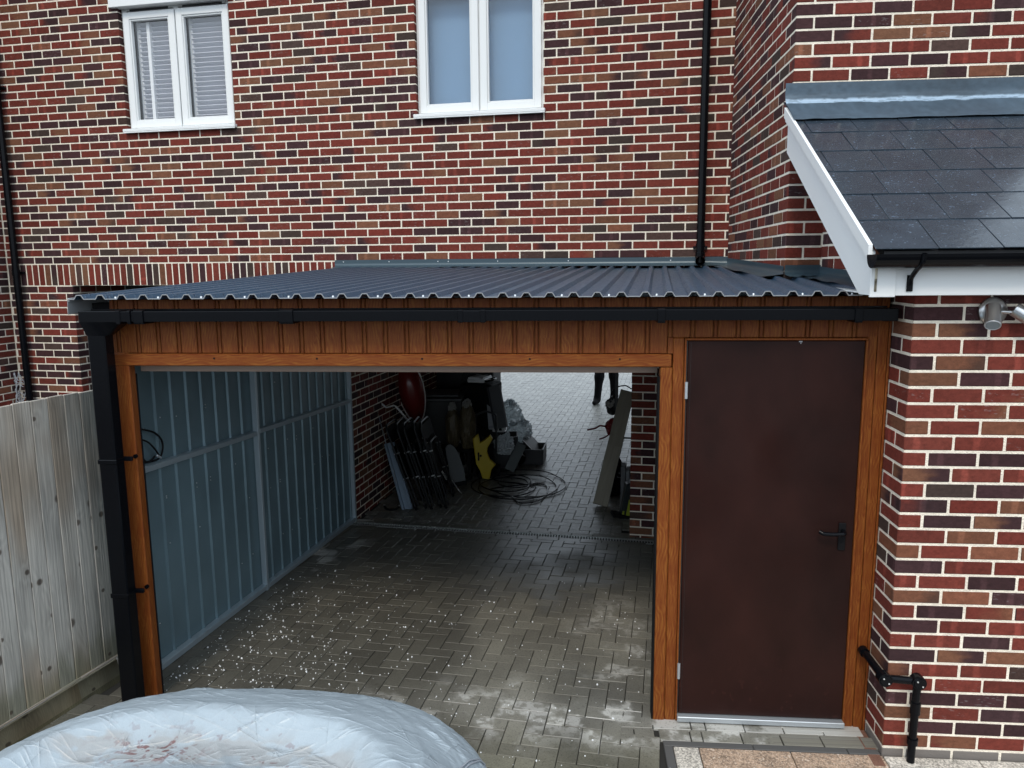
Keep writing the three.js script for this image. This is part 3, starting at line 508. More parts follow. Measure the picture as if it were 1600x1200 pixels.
  mesh('chip', [span(-0.435, -0.418, 2.074, 2.0805, FZ + 0.0008, FZ + 0.0022, 0.0004), span(-0.427, -0.423, 2.066, 2.075, FZ + 0.0008, FZ + 0.002, 0.0004)], M.cutEdge, d);
  const sill = mesh('door_sill', [span(-0.974, -0.115, 0.055, 0.084, FZ - 0.05, FZ + 0.032, 0.003)], M.galvBright, carport);
  // grey sheet-steel side, ribs and rails
  const S0 = V(-4.085, 0, -0.27), dl = V(0.102, 0, -0.9948), nP = V(0.9948, 0, 0.102), Ln = 3.34;
  const on = (s, y, o) => S0.clone().addScaledVector(dl, s).addScaledVector(nP, o).setY(y);
  const py = (s) => gy(S0.z + dl.z * s);
  const prf = []; { let s = 0; prf.push([0, 0]); for (let k = 0; ; k++) { const c = 0.13 + k * 0.158; if (c > Ln - 0.03) break; prf.push([c - 0.014, 0], [c - 0.006, 0.013], [c + 0.006, 0.013], [c + 0.014, 0]); } prf.push([Ln, 0]); }
  const pp = [], pu = [], pi = [];
  prf.forEach(([s, o]) => { for (const y of [py(s) + 0.01, 1.2, roofB(S0.z + dl.z * s) - 0.01]) { const p = on(s, y, o); pp.push(p.x, y, p.z); pu.push(s * 0.7, y * 0.7); } });
  for (let i = 0; i + 1 < prf.length; i++) for (let j = 0; j < 2; j++) { const a = i * 3 + j; pi.push(a, a + 3, a + 1, a + 1, a + 3, a + 4); }
  const pg = new THREE.BufferGeometry(); pg.setAttribute('position', new THREE.Float32BufferAttribute(pp, 3)); pg.setAttribute('uv', new THREE.Float32BufferAttribute(pu, 2)); pg.setIndex(pi);
  const pgf = pg.toNonIndexed(); pgf.computeVertexNormals();
  const back = pgf.clone(); { const q = back.attributes.position; for (let i = 0; i < q.count; i++) q.setXYZ(i, q.getX(i) - 0.003, q.getY(i), q.getZ(i)); for (let i = 0; i < q.count; i += 3) { for (let k = 0; k < 3; k++) { const t = q.array[(i + 1) * 3 + k]; q.array[(i + 1) * 3 + k] = q.array[(i + 2) * 3 + k]; q.array[(i + 2) * 3 + k] = t; } } back.computeVertexNormals(); }
  const pan = mesh('side_panel', [pgf, back], M.panel, carport, 'blue-grey ribbed steel side wall with galvanised rails');
  mesh('rail', bar(on(0.0, 1.31, 0.022), on(1.53, 1.235, 0.022), 0.045, 0.035, 0.003), M.galv, pan);
  mesh('rail', bar(on(1.57, 1.245, 0.022), on(Ln, 1.165, 0.022), 0.042, 0.035, 0.003), M.galv, pan);
  mesh('rail', bar(on(0.0, py(0) + 0.025, 0.022), on(Ln, py(Ln) + 0.025, 0.022), 0.045, 0.042, 0.003), M.galv, pan);
  mesh('rail', bar(on(1.55, py(1.55), 0.026), on(1.55, 2.35, 0.026), 0.04, 0.035, 0.003), M.galv, pan);
  mesh('rail', bar(on(Ln - 0.02, py(Ln), 0.026), on(Ln - 0.02, 2.4, 0.026), 0.04, 0.035, 0.003), M.galv, pan);
  { const RS = rng(71), g = []; for (let k = 0; k < 46; k++) { const sC = 0.13 + Math.floor(RS() * 20) * 0.158, y = [0.32, 0.75, 1.05, 1.55, 1.9][Math.floor(RS() * 5)] + (RS() - 0.5) * 0.05; if (sC > Ln - 0.1) continue; const p = on(sC + 0.04, y, 0.001); g.push(cyl(p, p.clone().addScaledVector(nP, 0.004), 0.0045, 0.0035, 7)); } mesh('screw', g, M.screw, pan); }
  // inner partition beside the door bay
  mesh('partition', cbox(0.02, 2.28, 2.9, 0.002).rotateY(0.103 * -1).translate(-0.91, 1.12, -1.78), M.panel, carport);
  // loops of black cable hanging by the panel edge
  const cb = thing('cable_loop', 'black cable hanging in a loop on the grey side panel by the left post', 'cable', [0, 0, 0]);
  mesh('cable', [tube([on(0.2, 1.56, 0.02), on(0.36, 1.50, 0.04), on(0.43, 1.42, 0.045), on(0.40, 1.335, 0.04), on(0.28, 1.335, 0.03)], 0.006, 40, 6), tube([on(0.2, 1.50, 0.03), on(0.29, 1.46, 0.045), on(0.35, 1.40, 0.05), on(0.39, 1.35, 0.045)], 0.0055, 30, 6), tube([on(0.23, 1.41, 0.04), on(0.27, 1.34, 0.05), on(0.35, 1.36, 0.05)], 0.0055, 20, 6)], M.blackmatt, cb);
  mesh('plug', bar(on(0.36, 1.36, 0.05), on(0.4, 1.335, 0.05), 0.014, 0.012), M.galvBright, cb);
}

// ------------------------------------------------------------------ ground, paving, patio
struct('ground', new THREE.PlaneGeometry(300, 300).rotateX(-Math.PI / 2).translate(0, -0.16, 0), std({ color: [0.08, 0.078, 0.07], roughness: 0.95 }));
{
  const cells = [], CR = rng(101), PC = 8, PRr = 8;
  const paverTex = tex(1024, 1024, (u, v, c) => {
    const cx = Math.floor(u * PC), cy = Math.floor(v * PRr), id = cy * PC + cx, s = u * PC - cx, t = v * PRr - cy;
    const n = fbm(s * 10, t * 5, id * 3, 4), f = vn(s * 90, t * 45, id * 5), e = Math.min(s * 2, 2 - s * 2, t, 1 - t), tone = 0.82 + 0.36 * h2(id, 7, 3), br = h2(id, 9, 4);
    const kind = Math.floor(cy / 2);                                // 0,1 rows: wet dark; 2..3: dusty; 4..5: pale bloom; 6..7: dry grey
    let k = tone * (0.72 + n * 0.45 + (f - 0.5) * 0.35), b = [0.078, 0.073, 0.058];
    if (kind === 3) b = [0.19, 0.185, 0.165];
    if (kind === 1) b = [0.15, 0.145, 0.124];
    if (br < 0.14 && kind < 2) b = [b[0] * 1.06, b[1] * 0.98, b[2] * 0.9];
    let w = 0; const g = fbm(s * 7 + 3, t * 3.5, id * 11 + 2, 5);
    if (kind === 1) w = sm(0.55, 0.72, g) * 0.28; if (kind === 2) w = sm(0.38, 0.60, g + 0.14 * (h2(id, 2, 2) - 0.3)) * 0.72;
    k *= 0.85 + 0.15 * sm(0, 0.1, e);
    const pit = sm(0.78, 0.84, vn(s * 60, t * 30, id + 77)); k *= 1 - 0.3 * pit; w *= 1 - 0.6 * pit;
    for (let m = 0; m < 3; m++) c[m] = lerp(b[m] * k, [0.58, 0.58, 0.55][m], w);
  });
  const paverBump = tex(512, 512, (u, v, c) => { const n = fbm(u * 48, v * 48, 111, 4, 48) * 0.6 + vn(u * 256, v * 256, 6, 256) * 0.4; set3(c, n, n, n); }, false);
  const mp = std({ map: paverTex, bumpMap: paverBump, bumpScale: 0.0012, roughness: 0.36 });
  const GX = -4.7, GZ = -3.7, GW = 4.2, GD = 5.2;
  const damp = (x, z) => { const n = fbm(x * 1.6 + 3, z * 1.6, 131, 4); return sm(0.35, 0.75, n + 0.5 * sm(-1.9, -3.2, x) * sm(0.8, -0.4, z) + 0.25 * sm(-0.8, -2.6, z) - 0.15 * sm(-1.9, -1.2, x)); };
  const bloom = (x, z) => { const n = fbm(x * 7, z * 7, 133, 5), n2 = fbm(x * 2.2, z * 2.2 + 5, 134, 3); const band = Math.exp(-((z + 0.26 - (x + 1.8) * 0.10 + (n2 - 0.5) * 0.5) ** 2) / 0.035) * sm(-3.1, -2.0, x), strip = Math.exp(-((x + 1.28 + (n2 - 0.5) * 0.35) ** 2) / 0.045) * sm(-2.3, -1.0, z) * sm(0.1, -0.4, z) * 0.8, row = sm(-0.25, -0.235, z) * sm(-0.135, -0.145, z) * sm(-1.35, -1.2, x) * 1.5, lime = 0.9 * sm(0.62, 0.7, fbm(x * 3 + 9, z * 3, 137, 3)) * sm(-1.9, -2.5, z) * sm(-3.25, -3.6, x + (z + 3.3) * 0.12); const mot = sm(0.36, 0.6, fbm(x * 30, z * 30, 140, 4)); return Math.min(1, (band + strip) * sm(0.44, 0.62, n) * (0.25 + 0.85 * mot) + row * sm(0.3, 0.55, n) + lime + 0.12 * (band + strip)); };
  const groundTex = tex(2048, 2048, (u, v, c) => {
    const x = GX + u * GW, z = GZ + v * GD, w = damp(x, z), e = bloom(x, z), f = h2(u * 2048, v * 2048, 3), g = vn(u * 900, v * 1100, 4), n = fbm(x * 5, z * 5, 135, 4), pit = sm(0.80, 0.86, vn(u * 640, v * 800, 139));
    let k = (0.68 + 0.35 * n + 0.3 * (g - 0.5) + 0.16 * (f - 0.5)) * lerp(1.1, 0.66, w) * (1 - 0.3 * pit);
    const ol = sm(-0.3, 0.3, z); const b = [lerp(0.188, 0.178, ol), lerp(0.180, 0.170, ol), lerp(0.148, 0.126, ol)], q = e * 0.8 * (1 - 0.5 * pit);
    for (let m = 0; m < 3; m++) c[m] = lerp(b[m] * k, [0.52, 0.52, 0.49][m], q);
  }, true, false);
  const groundRough = tex(512, 512, (u, v, c) => { const x = GX + u * GW, z = GZ + v * GD, k = lerp(0.78, 0.38, damp(x, z)) + 0.1 * fbm(x * 6, z * 6, 136, 3); set3(c, k, k, k); }, false, false);
  const mpNear = [0.86, 0.95, 1.03, 1.12].map((k) => std({ map: groundTex, roughnessMap: groundRough, roughness: 1, bumpMap: paverBump, bumpScale: 0.0014, color: [k, k * (0.985 + 0.02 * (k - 0.9)), k * 0.98] }));
  const mpFar = mp.clone(), mpBloom = mp.clone(); mpBloom.color.setRGB(1.5, 1.5, 1.46); mp.roughness = 0.62; mpFar.roughness = 0.42;
  const bedM = std({ color: [0.022, 0.021, 0.018], roughness: 1 });
  const bed = struct('paving', [sheet(2, 40, (u, v) => { const z = 6 - v * 22; return [-8 + u * 12, gy(z) - 0.013, z]; }).toNonIndexed()], bedM);
  bed.material.side = THREE.DoubleSide;
  const list = [], rnd = rng(55);
  const add = (cx, cz, along, w, l, ry) => list.push({ x: cx, z: cz, w, l, ry });
  const L = 0.2, hN = (x, z) => ({ u: x * CA + (z - HZ) * SA, n: -x * SA + (z - HZ) * CA });
  for (let i = -80; i < 80; i++) for (let j = -40; j < 180; j++) {
    const c = md(i - j, 4); if (c !== 0 && c !== 3) continue;
    const a = (i + (c === 0 ? 1 : 0.5)) * 0.1 - 1.0, b = (j + (c === 0 ? 0.5 : 1)) * 0.1 - 3.8;         // along the house front, and away from the camera
    const p = hw(a, 0, -b);
    if (fits(p)) { add(p.x, p.z, 0, 0.196, 0.096, c === 0 ? -A : -A + Math.PI / 2); continue; }
    for (const s of [-0.05, 0.05]) { const h = c === 0 ? hw(a + s, 0, -b) : hw(a, 0, -b - s); if (fits(h)) add(h.x, h.z, 0, 0.096, 0.096, -A); }
  }
  function fits(p) {
    const { u, n } = hN(p.x, p.z);
    if (p.x > 2.6 || p.x < -6.5) return false;
    if (n > 0.0) {
      if (n < 0.205) return false;
      if (p.z > 1.9) return false;
      const xl = p.z > -0.25 ? -4.5 - p.z * 0.25 : -4.1 + (-0.27 - p.z) * 0.1; if (p.x < xl) return false;
      if (p.z > -0.215 && p.x > -1.225) { if (!(p.z > -0.04 && p.x < -1.125)) return false; }
      if (p.z <= -0.245 && p.x > -0.70) return false;
    } else if (n > -5.2) { if (n > -0.02 || u < -3.72 || u > -1.05) return false; }
    else { if (n < -11.8 || u < -4.6 || u > 2.0) return false; }
    return true;
  }
  // two straight rows along the door, one row on each side of the drain
  for (let x = -1.305, k = 0; x < -0.06; k++) { const w = [0.2, 0.2, 0.075, 0.2, 0.2, 0.2, 0.2, 0.12][k % 8]; add(x + w / 2, -0.19, 0, w - 0.006, 0.094, 0); list[list.length - 1].bloom = 1; x += w; }
  for (let x = -1.08, k = 0; x < -0.06; k++) { const w = [0.16, 0.06, 0.2, 0.2, 0.2, 0.2][k % 6]; add(x + w / 2, -0.09, 0, w - 0.006, 0.094, 0); list[list.length - 1].plain = 1; x += w; }
  for (let x = -1.31, k = 0; x < -1.1; k++) { add(x + 0.05, -0.09, 0, 0.1, 0.094, 0); x += 0.105; }
  for (const [n, o] of [[0.185, 0], [0.012, 0.1]]) for (let u = -3.86 + o; u < -0.95; u += 0.2) { const p = hw(u + 0.1, 0, n); add(p.x, p.z, 0, 0.194, 0.094, -A); }
  // reddish pavers that turn along the foot of the porch
  for (const z of [-0.15, 0.0]) { add(-0.04, z + 0.02, 0, 0.145, 0.06, Math.PI / 2 - 0.02); list[list.length - 1].red = 1; }
  const gcache = new Map(), all = [];
  for (const q of list) {
    const gA = gy(q.z), dist2 = (q.x + 1.52) ** 2 + (q.z - 3.57) ** 2 + 6, p = V(q.x, gA, q.z), { n } = hN(q.x, q.z);
    const area = seen(p) ? q.w * q.l * (2.45 - gA) / Math.pow(dist2, 1.5) : 0;
    const zd = q.z + 0.22, nz = fbm(q.x * 2.2 + 9, q.z * 2.2, 7, 3), near = Math.exp(-((q.z + 0.18 + (q.x + 1.1) * -0.12) ** 2) / 0.05) * sm(-2.9, -1.7, q.x) + Math.exp(-((q.x + 1.25) ** 2) / 0.03) * sm(0.1, -0.4, q.z) * 0.5;
    let kind = sm(-2.9, -1.7, q.x + (nz - 0.5) * 1.2) * sm(-1.9, -0.8, q.z) + sm(-0.1, 0.5, q.z) > 0.35 + rnd() * 0.4 ? 1 : 0; if (near * (0.5 + nz) > 0.42 && rnd() < 0.6) kind = 2; else if (near > 0.12 || (q.z < -0.3 && q.x > -1.9 && nz > 0.5) || (n < 0.6 && n > 0)) kind = 1;
    if (q.bloom) kind = 2; if (q.plain) kind = 1; if (q.red) kind = 0; if (n < 0) kind = 3; if (n < 0.3 && n >= -1.6 && rnd() < 0.75) kind = 1; if (n < 1.3 && n > 0 && q.x < -3.55 + (-3.3 - q.z) * 0.1 && rnd() < 0.45) kind = 3;
    const cell = kind * 16 + Math.floor(rnd() * 16), key = `${cell}_${q.w.toFixed(3)}_${q.l.toFixed(3)}`;
    if (!gcache.has(key)) { const cx = cell % PC, cy = Math.floor(cell / PC); gcache.set(key, cbox(q.w, 0.05, q.l, 0.0022, (a, b, f) => { const s = Math.min(0.98, Math.max(0.02, a / 0.2 + 0.5)), t = Math.min(0.98, Math.max(0.02, (f === 1 ? b / 0.1 : 0) + 0.5)); return [(cx + s) / PC, (cy + t) / PRr]; })); }
    const nearQ = n > 0 && !q.red; let gN = null;
    if (nearQ) { const cr = Math.cos(q.ry), sr = Math.sin(q.ry), seed = h2(q.x * 1000, q.z * 1000, 5); gN = cbox(q.w, 0.05, q.l, 0.0022, (a, b, f) => { const x = q.x + (f === 1 ? a * cr + b * sr : 0), z = q.z + (f === 1 ? -a * sr + b * cr : 0); return [(x - GX) / GW, (z - GZ) / GD]; }); }
    all.push({ mat: nearQ ? mpNear[Math.floor(rnd() * 4)] : null, g: gN ?? gcache.get(key), q, area, y: gA - 0.025 + (rnd() - 0.5) * 0.003, tx: (rnd() - 0.5) * 0.012 + (q.z < -0.3 && q.z > -3.3 ? -0.035 : 0) * 0, tz: (rnd() - 0.5) * 0.012, far: n < 0 });
  }
  all.sort((a, b) => b.area - a.area);
  const rest = [[], [], [], []], restFar = [];
  all.forEach((k, i) => {
    const e = new THREE.Euler(k.tx + (k.q.z < -0.3 && k.q.z > -3.3 ? -0.035 : 0), k.q.ry, k.tz, 'XYZ');
    const y = k.y;
    if (k.q.red) { const m = mesh('paver', k.g, M.redPaver ??= std({ map: paverTex, color: [2.6, 1.35, 1.15], roughness: 0.7 }), bed); m.position.set(k.q.x, y, k.q.z); m.rotation.copy(e); return; }
    if (i < 296 && k.area > 0) { const m = mesh('paver', k.g, k.mat ?? mpFar, bed); m.position.set(k.q.x, y, k.q.z); m.rotation.copy(e); }
    else { const g = k.g.clone(); g.applyMatrix4(new THREE.Matrix4().makeRotationFromEuler(e).setPosition(k.q.x, y, k.q.z)); (k.mat ? rest[mpNear.indexOf(k.mat)] : restFar).push(g); }
  });
  for (const [l, m] of [...rest.map((l, i) => [l, mpNear[i]]), [restFar, mpFar]]) if (l.length) { const st = mesh('pavers', l, m, bed); st.userData.kind = 'stuff'; }

  // drain channel across the mouth of the passage
  const dr = thing('channel_drain', 'narrow grey channel drain with barred grating across the passage mouth', 'drain', [0, 0, 0]);
  const dn = 0.098, dp = (u, n, y) => hw(u, y, n);
  const f1 = [bar(dp(-3.8, dn - 0.042, -0.066), dp(-0.8, dn - 0.042, -0.066), 0.014, 0.02), bar(dp(-3.8, dn + 0.042, -0.066), dp(-0.8, dn + 0.042, -0.066), 0.014, 0.02), bar(dp(-3.8, dn, -0.12), dp(-0.8, dn, -0.12), 0.01, 0.08)];
  mesh('frame', f1, M.drainM ??= std({ color: [0.36, 0.38, 0.37], roughness: 0.45, metalness: 0.3 }), dr);
  const bars = []; for (let u = -3.79; u < -0.8; u += 0.026) bars.push(bar(dp(u, dn - 0.037, -0.0615), dp(u + 0.006, dn + 0.037, -0.0615), 0.011, 0.008, 0.001));
  for (const b of bars) mesh('grate_bar', b, M.drainM, dr);

  // patio of grit slabs with a charcoal edge strip in front of the door
  const slabTex = (r, g, b, s) => tex(512, 512, (u, v, c) => { const n = vn(u * 64, v * 64, s, 64), n2 = vn(u * 110, v * 110, s + 1, 110), f = fbm(u * 5, v * 5, s + 2, 3, 5), k = 0.2 + n * 0.85 + n2 * 0.75 + (f - 0.5) * 0.5, w = sm(0.74, 0.92, n2) * 0.6; set3(c, lerp(r * k, 0.7, w), lerp(g * k, 0.66, w), lerp(b * k, 0.58, w)); });
  const t1 = slabTex(0.37, 0.262, 0.185, 201), t2 = slabTex(0.5, 0.46, 0.4, 205); for (const t of [t1, t2]) t.repeat.set(2, 2);
  const m1 = std({ map: t1, roughness: 0.75 }), m2 = std({ map: t2, roughness: 0.75 }), m3 = std({ color: [0.085, 0.083, 0.08], roughness: 0.8 });
  const pt = struct('patio', span(-1.07, 2.4, -0.03, 0.03, -0.03, 3.2), M.concrete);
  const y1 = 0.047;
  for (const [a, b] of [[-1.066, -0.62], [-0.617, -0.16], [-0.157, -0.005]]) mesh('edge_strip', span(a, b, 0.0, y1, -0.038, 0.004, 0.003), m3, pt);
  for (const [a, b] of [[0.0065, 0.7], [0.703, 1.4]]) mesh('edge_strip', span(-1.066, -1.022, 0.0, y1, a, b, 0.003), m3, pt);
  for (const [a, b, m] of [[-1.018, -0.895, m2], [-0.89, -0.445, m1], [-0.44, 0.0, m1], [0.005, 0.45, m2], [0.455, 0.9, m2], [0.905, 1.35, m2], [1.355, 1.8, m2]]) for (let k = 0; k < 4; k++) { const z0 = Math.max(0.008, 0) + k * 0.45, g = span(a, b, 0.0, y1 - 0.002, z0 + (a > -0.1 ? 0.003 : 0), z0 + 0.445, 0.003); g.attributes.uv && shiftUV(g, k * 0.31, a); mesh('paving_slab', g, m, pt); }
}
// white grains strewn over the front paving
{
  const R = rng(404), g = new THREE.IcosahedronGeometry(1, 0), N = 1700, im = new THREE.InstancedMesh(g, std({ color: [0.82, 0.84, 0.85], roughness: 0.5 }), N), o = new THREE.Object3D();
  let k = 0; while (k < N) {
    const z = -2.5 + R() * 3.6, x = -4.1 + R() * 3.05; if (x < -4.03 + Math.max(0, -z) * 0.1) continue;
    const dens = (0.18 + 0.82 * Math.exp(-((x + 3.35 - z * 0.12) ** 2) / 0.35)) * sm(-2.7, -1.2, z) * (0.3 + 1.1 * fbm(x * 3, z * 3, 9, 3)); if (R() > dens) continue;
    const s = 0.0017 + 0.0045 * R() ** 3; o.position.set(x, gy(z) + s * 0.7, z); o.rotation.set(R() * 6, R() * 6, R() * 6); o.scale.set(s * (0.8 + R() * 0.6), s, s * (0.8 + R() * 0.6)); o.updateMatrix(); im.setMatrixAt(k++, o.matrix);
  }
  im.name = 'white_grains'; im.userData.kind = 'stuff'; im.userData.label = 'small white grains strewn over the dark block paving'; im.userData.category = 'grains'; im.castShadow = true; scene.add(im);
}

// ------------------------------------------------------------------ fence
{
  const an = 13 * Math.PI / 180, F0 = V(-4.225, 0, -0.425), fd = V(-Math.sin(an), 0, Math.cos(an));
  const f = thing('wooden_fence', 'weathered grey close-board timber fence left of the carport', 'fence', [F0.x, 0, F0.z], 0);
  const woodTex = tex(1024, 1024, (u, v, c) => {
    let x = u * 8, kn = 0, rg = 0; const y = v * 8;
    for (let a = -1; a <= 1; a++) for (let b = -1; b <= 1; b++) { const gx = Math.floor(x) + a, gy_ = Math.floor(y * 0.8) + b; if (h2(md(gx, 8), gy_, 5) > 0.6) continue; const px = gx + 0.2 + 0.6 * h2(md(gx, 8), gy_, 6), pz = (gy_ + 0.2 + 0.6 * h2(md(gx, 8), gy_, 7)) / 0.8, dx = x - px, dy = (y - pz) * 1.5, d = Math.hypot(dx, dy), r = 0.09 + 0.13 * h2(md(gx, 8), gy_, 8); kn = Math.max(kn, sm(r, r * 0.5, d)); rg += Math.exp(-(d * d) / (r * r * 9)) * 0.35 * Math.sign(dx); }
    const w = fbm(u * 16, v * 3, 301, 3), g = 0.5 + 0.5 * Math.sin((u * 70 + rg * 4 + w * 5) * 6.283), fi = vn(u * 500, v * 16, 302), bl = fbm(u * 9, v * 5, 303, 4), bl2 = fbm(u * 3 + 7, v * 3, 306, 3);
    let k = 0.62 + 0.12 * g + 0.2 * fi + (bl - 0.5) * 0.75; const br = sm(0.36, 0.7, bl2);
    set3(c, lerp(0.46, 0.36, br) * k, lerp(0.435, 0.29, br) * k, lerp(0.39, 0.22, br) * k);
    { const mo = sm(0.2, 0.05, v + (bl - 0.5) * 0.25) * 0.5; c[0] = lerp(c[0], 0.2 * k, mo); c[1] = lerp(c[1], 0.2 * k, mo); c[2] = lerp(c[2], 0.1 * k, mo); }
    for (let m = 0; m < 3; m++) c[m] = lerp(c[m], [0.055, 0.036, 0.024][m] * (0.7 + g * 0.6), kn * 0.85);
  });
  const woodBump = tex(512, 512, (u, v, c) => { const n = vn(u * 180, v * 8, 311, 0) * 0.6 + fbm(u * 40, v * 6, 312, 3) * 0.4; set3(c, n, n, n); }, false);
  const mw = std({ map: woodTex, bumpMap: woodBump, bumpScale: 0.003, roughness: 0.85 });
  const R = rng(12), q = (s, y, o) => V(fd.x * s + Math.cos(an) * o, y, fd.z * s + Math.sin(an) * o);
  let s = 0.0;
  for (let k = 0; k < 26; k++) {
    const w = 0.098 + R() * 0.006, top = 1.787 + (R() - 0.5) * 0.007 + s * 0.004, g = cbox(w - 0.002, top - 0.195, 0.016, 0.003); const ux = 0.1 + R() * 0.8;
    const u = g.attributes.uv; for (let i = 0; i < u.count; i++) u.setXY(i, u.getX(i) * 0.8 + ux, u.getY(i) * 0.52 + 0.46);
    const b = mesh('fence_board', g, mw, f); b.position.copy(q(s + w / 2, (top + 0.195) / 2 - 0.0, 0)); b.rotation.y = Math.PI / 2 - an + 0.025 + (R() - 0.5) * 0.02; b.rotation.z = (R() - 0.5) * 0.004; s += w;
  }
  { const c = q(1.29, 0.97, -0.016); mesh('backing', cbox(2.6, 1.5, 0.004, 0.001).rotateY(Math.PI / 2 - an).translate(c.x, c.y, c.z), M.blackmatt, f); }
  mesh('gravel_board', swapUV(bar(q(-0.06, 0.06, -0.01), q(2.6, 0.06, -0.01), 0.022, 0.19)), std({ map: woodTex, color: [0.42, 0.4, 0.3], roughness: 0.9 }), f);
  mesh('gravel_cap', bar(q(-0.05, 0.192, 0.004), q(2.6, 0.192, 0.004), 0.03, 0.012), mw, f);
  mesh('fence_rail', [bar(q(0, 1.5, -0.05), q(2.6, 1.5, -0.05), 0.05, 0.07), bar(q(0, 0.5, -0.05), q(2.6, 0.5, -0.05), 0.05, 0.07)], mw, f);
  mesh('fence_post', [span(-0.05, 0.01, 0, 1.76, -0.07, -0.012, 0.004)], mw, f);
}
// pale wire netting by the far drainpipe
{
  const t = thing('wire_netting', 'pale wire netting bunched beside the far left drainpipe above the fence', 'netting', [0, 0, 0]);
  const R = rng(8), gs = []; for (let k = 0; k < 5; k++) { const u0 = -7.56 + k * 0.03; gs.push(tube([0, 1, 2, 3, 4, 5].map((i) => hw(u0 + (R() - 0.5) * 0.05, 0.85 + i * 0.105, 0.06 + R() * 0.05)), 0.004, 30, 5)); }
  for (let k = 0; k < 8; k++) { const y = 0.9 + k * 0.06; gs.push(tube([hw(-7.57, y, 0.06), hw(-7.53, y + (R() - 0.5) * 0.1, 0.1), hw(-7.49, y + (R() - 0.5) * 0.1, 0.1), hw(-7.445, y + (R() - 0.5) * 0.06, 0.08)], 0.004, 20, 5)); }
  mesh('wire', gs, std({ color: [0.45, 0.47, 0.5], roughness: 0.5 }), t);
}

